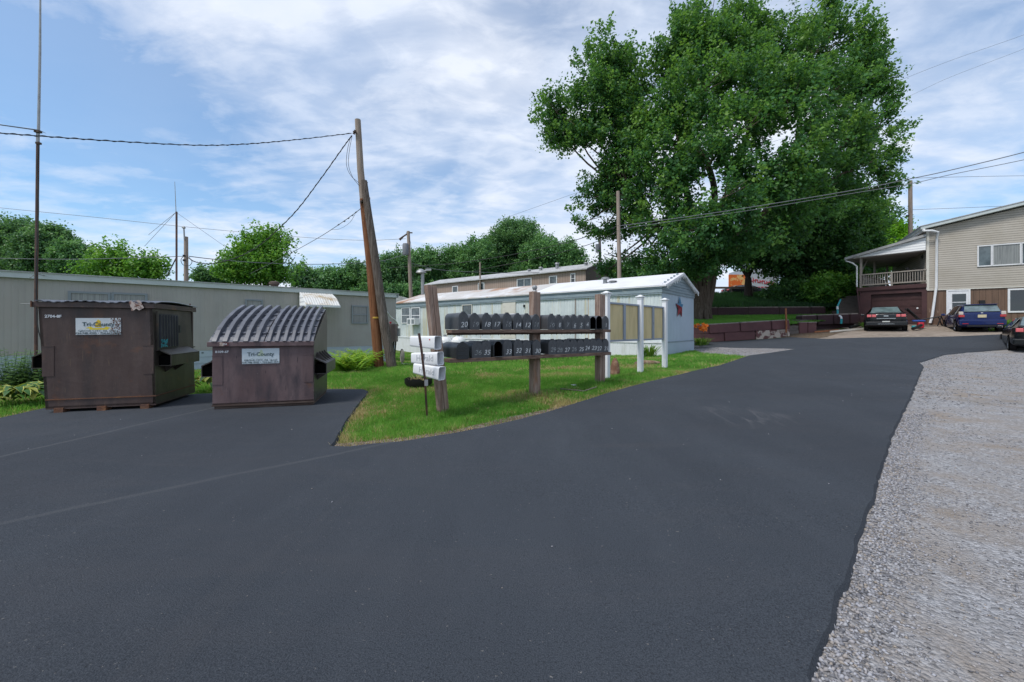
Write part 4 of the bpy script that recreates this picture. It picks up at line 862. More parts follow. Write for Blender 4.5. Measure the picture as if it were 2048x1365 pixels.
# rag on the rim
rg=MB(); rg.grid([[( .0+.17*i/5+.04*j/4, -.06-.012*abs(math.sin(i*1.7+j)), .10-.035*j*1.0+.02*math.sin(i*2.1+j)+.025*i/5) for i in range(6)] for j in range(5)])
rgo=rg.build('rag',mat('crumpled_rag',(.5,.42,.38),[((.15,.07,.05),14,.5,.6),((.12,.12,.16),20,.55,.62)],rough=.9),None,smooth=True); rgo.location=Vector(BO)+Matrix.Rotation(ang(*BD),3,'Z')@Vector((1.13,-.01,1.705)); rgo.rotation_euler=(0,0,ang(*BD)); tag(rgo,'crumpled stained cloth caught on the rim of the taller dumpster','cloth')
def binsign(T,x,z,w,h,faded,skew=0):
    s=MB(); s.box((x,-.006,z),(w,.006,h),0,0,skew); so=s.build('sign',M['sign'] if faded else M['signrust'],T)
    y=-.0105
    tri=MB(); mm=M['paleyel'] if faded else M['yellow']
    def fl(pts): return MB().add([(x+a*w,y,z+b*h) for a,b in pts],[tuple(range(len(pts)))])
    if not faded:
        tri=fl([(-.08,-.05),(.07,-.05),(.045,.33),(-.01,.42),(-.06,.25)]); tri.build('emblem',mm,so,fix=False)
        fl([(-.3,-.12),(.3,-.12),(.17,-.0),(.12,-.1),(-.12,-.1),(-.17,.0)]).build('emblem',mm,so,fix=False)
        e=MB().add([(x-.2*w,y,z-.2*h),(x+.22*w,y,z-.2*h),(x+.22*w,y,z-.11*h),(x-.2*w,y,z-.11*h)],[(0,1,2,3)]); e.build('emblem',mm,so,fix=False)
    else:
        fl([(-.1,.0),(.1,.0),(.03,.42),(-.0,.42)]).build('emblem',mm,so,fix=False)
        fl([(-.28,-.15),(.32,-.15),(.14,.0),(-.12,.0)]).build('emblem',mat('sign_faded_band',(.5,.57,.6),rough=.5),so,fix=False)
    text('lettering','Tri-County',h*.34,M['ink'],so,(x,y-.003,z+.12*h),bold=.001)
    text('lettering','GROVE CITY, PA 16127',h*.17,M['inkfade'] if not faded else M['ink'],so,(x,y-.003,z-.27*h),sx=1.12)
    text('lettering','724-748-4705 • 724-662-3571',h*.16,M['ink'],so,(x,y-.003,z-.42*h),sx=1.13)
    if not faded:
        q_=MB(); random.seed(11)
        for i in range(90):
            a=.27+.23*random.random()**.8; q_.box((x+a*w,y-.002-.0002*i/9,z+random.uniform(-.48,.48)*h),(random.uniform(.004,.018),.0004,random.uniform(.004,.02)),0,0,random.random()*3)
        q_.build('rust_spots',M['rust'],so)
    return so
cA=zA_=None
binsign(t1,.69,1.395,.60,.275,False,-.01)
text('lettering','2704-8F',.062,M['whitepvc'],t1,(.10,-.006,1.555),sx=1.05,bold=.0015)
O2=(-5.02,6.87,.045); D2=(1.49,.43); W2=math.hypot(*D2)
t2=dumpster(O2,D2,W2,1.52,1.13,1.745,'dumpster','shorter faded maroon dumpster with sloping ribbed lid, right of the two',M['binB'],mat('bin_side_brown',(.068,.058,.056),[((.11,.1,.09),1.0,.42,.7,(2,2,.8)),((.06,.035,.028),2.4,.6,.75,(3,3,.5)),((.035,.03,.03),1.6,.55,.72)],rough=.42,metal=.25,bump=.2,bs=5),'slope')
# curved ribbed lids
def lidcurve(t):
    # quadratic arc over front rim -> back top
    p0=Vector((-.05,1.125)); p1=Vector((.58,1.60)); p2=Vector((1.40,1.765)); return p0*(1-t)**2+p1*2*t*(1-t)+p2*t*t
for k,(xa,xb) in enumerate(((-.04,W2*.495),(W2*.505,W2+.0))):
    q_=MB(); rows=[]; nr=5 if k==0 else 6; per=(xb-xa)/(nr+.25)
    prof=[]
    x=xa
    prof.append((xa,.0))
    for r_i in range(nr):
        b=xa+per*(r_i+.25); prof+=[(b,.0),(b+.014,.07),(b+per*.50,.073),(b+per*.50+.014,.0)]
    prof.append((xb,.0))
    for j in range(25):
        t=j/24; c=lidcurve(t); c2=lidcurve(min(1,t+.02)); c1_=lidcurve(max(0,t-.02)); tn=(c2-c1_).normalized(); nn=Vector((-tn.y,tn.x))
        bump=.012*noise.noise(Vector((k*3,t*4,0)))
        k2=.35+.65*min(1,t*6)
        row=[]
        for (x,h) in prof:
            g_=.012 if (h<.01 and j%5==2) else 0
            row.append((x+.02*math.sin(t*3)*.0,c.x+nn.x*(h*k2+g_+bump),c.y+nn.y*(h*k2+g_+bump)))
        rows.append(row)
    q_.grid(rows)
    e=q_
    for (x,h) in prof[1:-1:4]: pass
    for r_i in range(nr+1):
        b=xa+per*(r_i-.27+.0) if r_i else xa+.01
        for j in range(1,6):
            c=lidcurve(j/6.3); e.box((b+per*.25,c.x,c.y+.012),(per*.42,.05,.02),0,.6*(1-j/6.3)*1.0)
    lo=q_.build('lid',M['lid'],t2,fix=False); sd=lo.modifiers.new('s','SOLIDIFY'); sd.thickness=.01; sd.offset=-1
binsign(t2,.72,.885,.57,.262,True,-.005)
text('lettering','8109-6F',.052,M['whitepvc'],t2,(.14,-.006,.965),sx=1.15,bold=.001)
MB().box((.19,-.058,1.095),(.13,.006,.06)).build('rim_sticker',M['peeled'],t2)
text('lettering','554',.04,M['whitepvc'],t2,(.2,-.064,1.095))
text('lettering','HEIL',.045,M['galv'],t2,(W2+.208,.75,.60),rot=(PI/2,0,PI/2))
text('lettering','HEIL',.04,M['galv'],t1,(W1+.17,.75,.82),rot=(PI/2,0,PI/2))
# ================================================================== MAILBOX STAND
SD=(.836,.549); SR=ang(*SD); SO=Vector((-1.1,6.75,0))
def sloc(x,y,z): return SO+Matrix.Rotation(SR,3,'Z')@Vector((x,y,z))
ST=thing('mailbox_stand','long weathered timber stand holding two shelves of mailboxes','mailbox stand',SO,SR)
def s_of(px,off=.28):
    r_=(px-1024)/F; ox=-1.1+.549*off; oy=6.75-.836*off
    return (oy*r_-ox)/(.836-.549*r_)
def woodpost(x,zb,zt,lean=0,w=.08):
    q_=MB()
    for dx in (-w/2-.002,w/2+.002):
        n=5; 
        q_.add([(x+dx+sx*w/2*.97+lean*k/n, sy*.075, zb+(zt-zb)*k/n-(0.01 if (dx>0 and k==n) else 0)) for k in range(n+1) for sx,sy in ((-1,-1),(1,-1),(1,1),(-1,1))],
              [(4*k+a,4*k+(a+1)%4,4*k+4+(a+1)%4,4*k+4+a) for k in range(n) for a in range(4)]+[(3,2,1,0),(4*n,4*n+1,4*n+2,4*n+3)])
    return q_.build('post',M['wood'],ST,bevel=.006)
woodpost(0,-.3,2.10,-.26); woodpost(1.83,-.2,2.10); woodpost(3.55,-.1,2.13)
q_=MB(); q_.lathe([(.001,.0),(.05,.005),(.03,.03),(.045,.06),(.05,.085),(.035,.115),(.001,.125)],(1.83,0,2.10),12); q_.build('post_cap',M['galv'],ST,smooth=True)
SHU,SHL=1.385,.92
q_=MB(); q_.b2(-.02,3.56,-.30,-.08,SHU-.055,SHU); q_.b2(.0,3.55,-.08,-.076,SHU-.09,SHU-.0); q_.build('shelf',M['shelfwood'],ST,bevel=.004)
q_=MB(); q_.b2(-.05,3.57,-.30,-.08,SHL-.06,SHL); q_.build('shelf',M['shelfwood'],ST,bevel=.004)
q_=MB(); random.seed(4)
for i in range(26): x=.1+i*.13+random.uniform(-.03,.03); q_.box((x,-.2,SHU-.075),(.006,.006,.05)); q_.box((x+.03,-.2,SHL-.08),(.006,.006,.04))
q_.build('shelf_bolts',M['darkwood'],ST)
def arch(w,h,n=14):
    r_=w/2; pts=[(-r_,0),(r_,0)]+[(r_*math.cos(a),h-r_*1.02+r_*1.02*math.sin(a)) for a in [PI*k/n for k in range(n+1)]]; return pts
BW,BH,BDp=.168,.262,.54
def mb_body(w,h,dp,y0=0):
    q_=MB(); q_.prism(arch(w,h),lambda a,b:(a,y0,b),lambda a,b:(a,dp,b)); return q_
body_me=None
def make_mailbox(w,h,dp,m,opened=False,panel=False):
    T=thing('mailbox','x','mailbox')
    if not opened:
        mb_body(w,h,dp,.004).build('body',m,T,smooth=True)
        q_=MB(); q_.prism(arch(w+.012,h+.010),lambda a,b:(a,-.006,b-.004),lambda a,b:(a,.012,b-.004))
        pr=arch(w-.035,h-.022); q_.prism([(a,b+.010) for a,b in pr],lambda a,b:(a,-.011,b),lambda a,b:(a,-.005,b))
        do=q_.build('door',m,T,smooth=True)
        q_=MB(); q_.prism([(-.03,0),(.03,0),(.022,.022),(-.022,.022)],lambda a,b:(a,-.016,h+b-.006),lambda a,b:(a,.03,h+b-.006)); q_.build('handle',m,do)
        q_=MB(); q_.b2(-w*.42,w*.42,-.013,-.0,-.014,.006); q_.build('hinge',m,T)
        if panel:
            q_=MB(); 
            for z in (.05,.12,.17): q_.b2(-w*.36,w*.36,-.02,-.011,z,z+.012)
            q_.build('door_panel',m,do)
    else:
        pts=arch(w,h); pin=[(a*.93,b*.96+.004) for a,b in pts]; n=len(pts); q_=MB()
        vs=[(a,0,b) for a,b in pts]+[(a,dp,b) for a,b in pts]+[(a,0,b) for a,b in pin]
        q_.add(vs,[(i,(i+1)%n,n+(i+1)%n,n+i) for i in range(n)]+[tuple(range(n,2*n))]+[(i,(i+1)%n,2*n+(i+1)%n,2*n+i) for i in range(n)]); q_.build('body',m,T)
        q_=MB(); q_.add([(a,0.0,b) for a,b in pin]+[(a,dp-.02,b) for a,b in pin],[(i,(i+1)%n,n+(i+1)%n,n+i) for i in range(n)]+[tuple(range(n,2*n))]); q_.build('dark_inside',M['void'],T)  # near-black lining puts the open box's inner shade into colour
        q_=MB(); q_.box((0,-.045,.002),(w*.9,.09,.006)); q_.build('open_door',m,T)
    # slim ribs pressed round the body
    return T
closed=make_mailbox(BW,BH,BDp,M['mailbox']); opened=make_mailbox(BW,BH,BDp,M['mailbox'],True)
G_='black and grey mailboxes on the two-shelf stand'; used={'c':False,'o':False}; random.seed(9)
FADED={'19','11','10','7','29','28','26','15','36'}
def put_box(px,shelf,num,kind='c',label=None):
    z=SHU if shelf=='upper' else SHL; p=sloc(s_of(px),-.28,z+.006); rz=SR+random.uniform(-.05,.05)
    lb=label or 'dark grey mailbox painted with number %s on the %s shelf'%(num,shelf)
    src=closed if kind=='c' else opened
    if not used[kind]: o=src; o.location=p; o.rotation_euler=(0,0,rz); o['label']=lb; used[kind]=True
    else: o=dup(src,p,rz,lb)
    o.rotation_euler[1]=random.uniform(-.03,.03); o['group']=G_; o.scale=(random.uniform(.97,1.03),1,random.uniform(.96,1.05))
    return o
boxes=[]
for px,n in ((926.6,'20'),(949,'19'),(972.7,'18'),(992,'17'),(1014.5,'15'),(1034.5,'14'),(1053.6,'12'),(1072,'11'),(1102.6,'10'),(1118,'8'),(1134,'7'),(1147.7,'6'),(1160.9,'5'),(1173.6,'4')):
    boxes.append((put_box(px,'upper',n),n))
put_box(1186,'upper','','o','dark grey mailbox hanging open right beside number 4, upper shelf')
put_box(1198.5,'upper','','o','dark grey mailbox hanging open just before number 1, upper shelf')
boxes.append((put_box(1210.5,'upper','1'),'1'))
for px,n in ((953.6,'36'),(972,'35')): boxes.append((put_box(px,'lower',n),n))
put_box(996.5,'lower','','o','dark grey mailbox hanging open between 35 and 33, lower shelf')
for px,n in ((1015.6,'33'),(1036,'32'),(1053.6,'31'),(1073.4,'30'),(1104.8,'29'),(1118.5,'28'),(1133.4,'27'),(1146.6,'26'),(1161,'25'),(1174,'24'),(1186,'23'),(1198,'22'),(1210.5,'21')):
    boxes.append((put_box(px,'lower',n),n))
for o,n in boxes:
    if n in ('20','27','33','17','12'): o['label']='dark grey mailbox with bright white painted number %s on the %s shelf'%(n,'upper' if int(n)<=20 else 'lower')
    text('number',n,.115,M['fadednum'] if n in FADED else M['paintnum'],o,(.005+random.uniform(-.01,.01),-.0125,.075+random.uniform(-.008,.01)),rot=(PI/2,random.uniform(-.08,.08),0),shear=.25,ext=.0008,sx=1.12 if len(n)>1 else .95,bold=.0002)
    if n in ('6','5'): MB().b2(-.035,.035,-.014,-.0125,.022,.028).build('underline',M['paintnum'],o)
bb=make_mailbox(.22,.25,.58,M['mailplastic'],panel=True); bb.location=sloc(s_of(925,.30),-.30,SHL+.006); bb.rotation_euler=(0,0,SR); bb['label']='larger glossy black mailbox without a number, first on the lower shelf'; bb['group']=G_
nw=MB(); nw.b2(-.07,.07,-.0,.2,0,.012); no=nw.build('folded_paper',M['white']); no.location=sloc(s_of(1045),-.12,SHU+BH+.012); no.rotation_euler=(0,.05,SR); tag(no,'folded white paper lying on top of the mailboxes beside number 12','paper')
# newspaper tubes
def tube_box(px,y,Yd,rz,rx,label,ltr,lcol):
    T=thing('newspaper_tube',label,'newspaper box',P(px,y,Yd),rz,'white newspaper tubes',tilt=(rx,0))
    def sq(w,h,r_=.03,n=4):
        pts=[]
        for cx,cy,a0 in ((w/2-r_,h/2-r_,0),(-w/2+r_,h/2-r_,PI/2),(-w/2+r_,-h/2+r_,PI),(w/2-r_,-h/2+r_,1.5*PI)):
            pts+=[(cx+r_*math.cos(a0+PI/2*k/n),cy+r_*math.sin(a0+PI/2*k/n)) for k in range(n+1)]
        return pts
    o=sq(.155,.205); b=sq(.125,.165); i=sq(.14,.19,.025); ib=sq(.11,.15,.02); n=len(o); L_=.54; q_=MB()
    vs=[(x,0,z) for x,z in o]+[(x,L_,z) for x,z in b]+[(x,0,z) for x,z in i]+[(x,L_-.02,z) for x,z in ib]
    q_.add(vs,[(k,(k+1)%n,n+(k+1)%n,n+k) for k in range(n)]+[(k,(k+1)%n,2*n+(k+1)%n,2*n+k) for k in range(n)]+[(2*n+k,2*n+(k+1)%n,3*n+(k+1)%n,3*n+k) for k in range(n)]+[tuple(range(n,2*n)),tuple(range(3*n,4*n))])
    q_.build('tube',M['white'],T,smooth=True)
    for s,x,z,sz in ltr: text('lettering',s,sz,lcol,T,(-.0788+.015*(x/L_),x,z),rot=(PI/2,0,-PI/2-.028),ext=.0006,bold=.0003)
    return T
inkg=mat('faded_grey_print',(.36,.38,.41),rough=.6); inkb=mat('blue_marker',(.05,.06,.4),rough=.6)
t_=tube_box(876,686,6.22,math.radians(57),0.03,'white newspaper tube with blue writing and red dot, top of three',[('35',.30,-.02,.075)],inkb)
MB().lathe([(.001,0),(.012,0),(.012,.003),(.001,.004)],(-.076,.10,.045),10,Matrix.Rotation(-PI/2,4,'Y')).build('red_dot',M['red'],t_)
tube_box(881,717.5,6.2,math.radians(60),-.02,'white newspaper tube with faded grey letters, middle of three',[('Herald',.25,0,.13)],inkg)
tube_box(884,747.5,6.15,math.radians(58),-.12+.22,'white newspaper tube drooping toward the road, lowest of three',[('Herald',.25,0,.12)],inkg)
stk=thing('metal_stake','leaning rusty metal stake holding the white newspaper tubes','stake')
g0=G(855,838)
q_=MB(); a0=Vector((g0[0],g0[1],-.1)); a1=P(838,667,5.95); q_.box((0,0,0),(.03,.012,1)); 
q_=MB(); q_.tube([a0,P(850,760,6.1),P(843,700,5.98),a1],[.019,.021,.021,.022],4); q_.build('bar',M['rustpipe'],stk)
for y,x in ((714,846),(766,852.5)): q_=MB(); q_.box(P(x,y,6.02),(.05,.012,.09),.3); q_.build('clip',M['galv'],stk)
# ---- notice boards
NB=thing('notice_board','empty tan double notice board between three white capped posts','notice board',(2.19,9.5,0),ang(1.16,1.2))
def nloc(x,y):
    a=ang(1.16,1.2); return (2.19+math.cos(a)*x-math.sin(a)*y, 9.5+math.sin(a)*x+math.cos(a)*y)
px_=[0,1.67,3.16]
for i,(x,zt) in enumerate(zip(px_,(2.21,2.22,2.22))):
    q_=MB(); q_.b2(x-.062,x+.062,-.062,.062,-.1,zt); q_.build('post',M['whitepvc'],NB,bevel=.006)
    q_=MB(); q_.box((x,0,zt+.012),(.19,.19,.03)); q_.box((x,0,zt+.045),(.15,.15,.035),taper=.25); q_.box((x,0,zt-.03),(.145,.145,.04)); q_.build('post_cap',M['whitepvc'],NB,bevel=.004)
for k,(xa,xb,za,zb) in enumerate(((.068,1.60,1.09,2.03),(1.738,3.09,1.09,2.03))):
    q_=MB(); y0,y1=-.01,.05; xm=(xa+xb)/2; t=.045
    q_.b2(xa,xb,y0,y1,zb-t,zb); q_.b2(xa,xb,y0,y1,za,za+t); q_.b2(xa,xa+t,y0,y1,za+t,zb-t); q_.b2(xb-t,xb,y0,y1,za+t,zb-t); q_.b2(xm-t*1.1,xm+t*1.1,y0-.006,y1,za+t,zb-t)
    fo=q_.build('frame',M['boardframe'],NB,bevel=.004)
    for a,b in ((xa+t,xm-t*1.1),(xm+t*1.1,xb-t)): MB().b2(a,b,.018,.03,za+t,zb-t).build('panel',M['board'],fo)
    MB().b2(xm-.02,xm-.01,y0-.014,y0-.006,1.52,1.58).build('latch',M['galv'],fo)
    MB().b2(xa,xb,.052,.06,za,zb).build('back_panel',M['boardframe'],fo)
# ---- small lawn things
def lawnz(x,y): return hz(x,y)
gx0,gy0=G(837,777)
tb=thing('broken_tub','cracked black half tub of dry grass lying on the lawn','tub',(gx0,gy0,lawnz(gx0,gy0)),0)
q_=MB(); random.seed(6); n=28
rings=[]
for r_,z in ((.12,.0),(.24,.03),(.30,.12),(.305,.22)): rings.append([(r_*1.05*math.cos(2*PI*k/n),r_*.8*math.sin(2*PI*k/n),z+(random.uniform(-.03,.035) if z>.2 else 0)) for k in range(n)])
vs=[v for r_ in rings for v in r_]; q_.add(vs,[(j*n+k,j*n+(k+1)%n,(j+1)*n+(k+1)%n,(j+1)*n+k) for j in range(3) for k in range(n)]+[tuple(range(n))]); to=q_.build('tub',M['black'],tb,smooth=True)
def tuft(parent,name,cx,cy,cz,rx,ry,n,h,w,m,lean=.6,tint=None,arch_=0,seed=0,droop=.0):
    """arching strap leaves"""
    rg=np.random.default_rng(seed+1); V=[];Fq=[];T=[]
    for i in range(n):
        a=rg.uniform(0,2*PI); r_=rg.uniform(0,1)**.6; x=cx+rx*r_*math.cos(a)*.4; y=cy+ry*r_*math.sin(a)*.4
        hh=h*rg.uniform(.55,1.1); ln=hh*rg.uniform(.2,lean); dx,dy=math.cos(a),math.sin(a); wx,wy=-dy*w/2,dx*w/2; o=len(V); seg=5; tt=rg.uniform(0,1) if tint is None else tint
        for k in range(seg+1):
            t=k/seg; px2=x+dx*ln*(t**1.6); py2=y+dy*ln*(t**1.6); pz=cz+hh*(t-arch_*t**3-droop*t**6); q=(1-t**3)*(.6+.8*t if t<.5 else 1); 
            V+=[(px2-wx*q,py2-wy*q,pz),(px2+wx*q,py2+wy*q,pz)]
        for k in range(seg): Fq.append((o+2*k,o+2*k+1,o+2*k+3,o+2*k+2)); T.append(tt)
    return npmesh(name,np.array(V),np.array(Fq),m,parent,np.array(T))
tuft(tb,'dry_grass',0,0,.08,.5,.45,90,.26,.010,L['drygrass'],.9)
def plantthing(name,label,cat,x,y,z=None,group=None): return thing(name,label,cat,(x,y,hz(x,y) if z is None else z),0,group)
x,y=G(1298,716); T=plantthing('daylily','green daylily clump behind the notice board','plant',x,y); tuft(T,'leaves',0,0,0,.7,.5,120,.75,.035,L['lily'],.8,arch_=.35,seed=3)
x,y=G(1296,731); lg=thing('log_edging','rotting brown log half sunk in the lawn near the notice board','log',(x,y,hz(x,y)),.25)
q_=MB(); q_.tube([(-.42,0,.04),(-.15,.02,.07),(.15,-.02,.06),(.42,.03,.05)],[.08,.10,.09,.06],9); q_.build('log',mat('rotten_wood',(.2,.13,.08),[((.35,.28,.2),5,.45,.7),((.06,.04,.03),8,.55,.7)],rough=.95,bump=1,bs=20),lg)
x,y=G(1230,752); rk=MB(); rk.lathe([(.001,.0),(.13,.0),(.12,.2),(.08,.38),(.03,.46),(.001,.47)],(x,y,hz(x,y)-.02),9); tag(rk.build('tree_stump',mat('rusty_stump',(.16,.08,.05),[((.28,.18,.12),9,.45,.65)],rough=.95,bump=1,bs=20),smooth=True),'small reddish brown stump behind the first white post','stump')
x,y=G(1143,776); lt=MB(); lt.grid([[(x+.02*i+.01*math.sin(j*2),y+.02*j,hz(x,y)+.05+.018*math.sin(i*2.2+j)) for i in range(6)] for j in range(5)]); tag(lt.build('paper_scrap',M['white']),'crumpled white scrap of paper in the tall grass','litter')
x,y=G(1165,787); q_=MB(); q_.tube([(x-.42,y+.05,hz(x,y)+.08),(x,y,hz(x,y)+.05)],.012,5); q_.tube([(x+.0,y-.02,hz(x,y)+.04),(x+.3,y+.16,hz(x,y)+.10)],.012,5); tag(q_.build('fallen_sticks',M['greywood']),'two thin bare sticks lying in the grass by the mailboxes','sticks')
x,y=G(1402,692); T=plantthing('daylily','daylily clump with orange blooms at the blue trailer corner','plant',x,y); tuft(T,'leaves',0,0,0,1.0,.8,150,.75,.04,L['lily'],1.1,arch_=.45,seed=5)
T2=T
fl=[];Fq=[];tt=[]; rg=np.random.default_rng(5); x0,y0=(P(1385,652,21.6).x-x),(21.6-y)
for i in range(16):
    c=P(rg.uniform(1389,1415),rg.uniform(649,662),21.4+rg.uniform(-.2,.2))-Vector((x,y,hz(x,y)))
    for k in range(9):
        a=rg.uniform(0,2*PI); o=len(fl); d=Vector((math.cos(a)*.10,rg.uniform(-.05,.05),math.sin(a)*.08)); s_=Vector((-d.z,0,d.x))*.45
        fl+=[tuple(c),tuple(c+d*.6+s_),tuple(c+d*1.2),tuple(c+d*.6-s_)]; Fq.append((o,o+1,o+2,o+3)); tt.append(rg.uniform())
npmesh('blooms',np.array(fl),np.array(Fq),L['orange'],T2,np.array(tt))
q_=MB()
for i in range(8):
    c=P(1390+i*3.4,656,21.4)-Vector((x,y,hz(x,y))); q_.tube([(c.x*.3,c.y*.3,0),(c.x,c.y,c.z)],.008,4)
q_.build('stems',L['lily'],T2)
# propane tanks behind the mailboxes
for i,px in enumerate((890,917)):
    c=P(px,660,22.5); T=thing('propane_tank','white upright propane tank by the blue trailer, '+('partly hidden behind the left wooden post' if i==0 else 'the one further right'),'propane tank',(c.x,22.5,hz(c.x,22.5)),0,'propane tanks')
    q_=MB(); q_.lathe([(.001,.0),(.36,.0),(.39,.1),(.40,.6),(.39,.95),(.3,1.10),(.15,1.17),(.001,1.19)],(0,0,0),20); q_.build('tank',M['tankwhite'],T,smooth=True)
    MB().b2(-.1,.12,-.41,-.385,.55,.85).build('label_plate',M['boardframe'],T); q_=MB(); q_.lathe([(.001,1.15),(.09,1.16),(.09,1.28),(.001,1.3)],(0,0,0),10); q_.build('valve_cap',M['galv'],T)
x,y=G(944,703)
# ================================================================== POLES
PL=thing('utility_pole','leaning two part utility pole, grey top on reddish brown shaft','utility pole')
Yp=14.7
b=G(758,740)
q_=MB(); q_.tube([P(727,400,Yp),P(721,340,Yp),P(715.5,240,Yp)],[.125,.115,.10],14); q_.build('upper_pole',M['palepole'],PL,smooth=True)
q_=MB(); q_.tube([P(759,745,Yp),P(751,650,Yp),P(741,530,Yp),P(730,430,Yp),P(726.5,399,Yp)],[.175,.165,.15,.135,.126],14); q_.build('lower_pole',M['polewood'],PL,smooth=True)
q_=MB(); q_.tube([P(785,741,Yp-.05),P(767,640,Yp-.1),P(752,530,Yp-.16),P(737,430,Yp-.18),P(728,362,Yp-.18)],[.175,.16,.145,.125,.105],12); q_.build('splint_pole',M['oldpole'],PL,smooth=True)
MB().lathe([(.168,-.03),(.172,0),(.168,.03)],P(751.5,636,Yp),14).build('yellow_band',mat('yellow_band',(.55,.33,.05),rough=.5),PL)
for i,(px,py) in enumerate(((709,265),(732,368),(737,399),(723,404))):
    q_=MB(); q_.lathe([(.001,-.07),(.05,-.065),(.03,-.03),(.06,-.01),(.06,.02),(.03,.04),(.05,.07),(.001,.075)],P(px,py,Yp-.15),10,Matrix.Rotation(.4,4,'Y')); q_.build('insulator',M['darkwood'],PL,smooth=True)
def catm(pts,n=10):
    pts=[Vector(p) for p in pts]; P_=[pts[0]*2-pts[1]]+pts+[pts[-1]*2-pts[-2]]; out=[]
    for i in range(1,len(P_)-2):
        for k in range(n):
            t=k/n; a,b,c,d=P_[i-1],P_[i],P_[i+1],P_[i+2]
            out.append(.5*((2*b)+(-a+c)*t+(2*a-5*b+4*c-d)*t*t+(-a+3*b-3*c+d)*t**3))
    out.append(pts[-1]); return out
def wire(name,label,pts,r,m='cable',twist=0):
    c=catm([P(*p) for p in pts],12); q_=MB()
    if twist:
        d=[]
        for i,p in enumerate(c): d.append(p)
        q_.tube(d,r,5)
        e=[]
        fine=catm([P(*p) for p in pts],60)
        for i,p in enumerate(fine): e.append(p+Vector((0,math.cos(i*.5)*r*1.1,math.sin(i*.5)*r*1.3)))
        q_.tube(e,r*.7,4)
    else: q_.tube(c,r,5)
    return tag(q_.build(name,M[m],smooth=True),label,'cable')
wire('overhead_cable','thick twisted black cable running left from the leaning pole top',[(703,267,14.7),(600,279,13.8),(500,288,12.8),(400,291,11.8),(250,284,10.6),(100,274,9.4),(-60,262,8.4),(-400,235,7)],.012,twist=1)
wire('overhead_cable','twisted cable dropping steeply from the leaning pole to the small pole',[(704,272,14.7),(690,290,14.8),(640,360,15.0),(590,425,15.3),(535,478,15.8),(500,503,16.3),(460,520,17),(420,528,17.7),(390,524,18.2),(377,516,18.5)],.016,twist=1)
wire('overhead_cable','thin cable with clips slanting down from the lower insulator',[(722,417,14.6),(712,425,14.7),(680,448,15.5),(640,474,17),(590,502,19),(540,528,22),(500,548,25)],.012,'cablegrey')
q_=MB()
for a in ((712,425),(705,431),(697,437),(689,443),(677,450)): q_.box(P(a[0],a[1],14.9),(.07,.03,.03),0,0,-.6)
q_.tube(catm([P(712,425,14.8),P(700,445,15),P(680,458,15.4),P(662,460,15.8)],8),.006,4); tag(q_.build('cable_clips',M['cable']),'row of dark clips hanging on the thin slanting cable','cable clips')
wire('drop_cable','pair of slack loops of cable hanging beside the grey pole top',[(702,272,14.6),(695,300,14.6),(693,330,14.6),(702,352,14.6),(720,368,14.6)],.008)
wire('drop_cable','inner slack loop of cable beside the grey pole top',[(704,274,14.6),(699,300,14.6),(697,330,14.6),(706,356,14.6),(722,376,14.6)],.008)
wire('overhead_cable','faint thin cable crossing the whole sky above the taupe trailer',[(-60,408,40),(0,416,40),(200,436,40),(350,452,41),(520,468,42),(650,478,43),(740,481,43),(812,478,44)],.02,'cablegrey')
wire('overhead_cable','low cable running left from the small grey pole',[(370,513,18.5),(300,515,18.5),(150,519,18.5),(0,517,18.5),(-100,513,18.5)],.014,'cablegrey')
wire('overhead_cable','low cable running right from the small grey pole past the leaning pole',[(378,513,18.5),(430,519,20),(520,526,23),(620,529,26),(700,527,28),(765,522,30),(815,508,32)],.02,'cablegrey')
wire('overhead_cable','cable from the transformer pole across the far trees',[(823,527,32),(880,540,34),(960,545,36),(1060,546,40),(1150,540,48)],.025,'cablegrey')
wire('overhead_cable','upper heavy line coming from the far right past the maple',[(2200,262,15),(2048,305,16),(1900,341,17),(1821,358,17.6),(1700,382,18.6),(1500,415,20.5),(1380,433,22),(1240,452,24.5)],.018,'cablegrey')
wire('overhead_cable','lower heavy line coming from the far right past the maple',[(2200,285,15),(2048,320,16),(1900,350,17),(1821,368,17.6),(1700,388,18.6),(1500,421,20.5),(1380,438,22),(1240,458,24.5)],.013,'cablegrey')
wire('overhead_cable','upper line from the bare pole down to the brown mobile home',[(1236,452,24.5),(1200,466,33),(1100,494,38),(1000,514,42),(900,528,45),(780,536,48)],.028)
wire('overhead_cable','lower line from the bare pole down to the brown mobile home',[(1236,462,24.5),(1200,481,33),(1150,498,36),(1060,520,40),(980,536,42),(940,545,44)],.026)
wire('overhead_cable','thin high line rising from the maple to the upper right corner',[(2120,40,60),(2048,70,60),(1900,122,60),(1760,176,60),(1500,270,60),(1200,370,62),(1000,440,64)],.02,'cablegrey')
wire('overhead_cable','second thin high line rising from the maple to the right',[(2120,65,60),(2048,98,60),(1900,155,60),(1770,212,60),(1500,300,60),(1250,400,62)],.018,'cablegrey')
wire('overhead_cable','thin level line right of the lone wooden pole, upper one',[(1821,357,33.5),(1930,354,34),(2048,352,35),(2200,350,36)],.016,'cablegrey')
wire('overhead_cable','thin level line right of the lone wooden pole, lower one',[(1823,420,33.5),(1930,416,34),(2048,411,35),(2200,406,36)],.016,'cablegrey')
def pole(label,pb,pt,Y,r0,r1,m,cat='utility pole'):
    T=thing('utility_pole',label,cat); q_=MB(); a=P(*pb,Y); 
    q_.tube([Vector((a.x,a.y,min(a.z,hz(a.x,a.y)-.2))),P(*pt,Y)],[r0,r1],10); q_.build('pole',M[m],T,smooth=True); return T
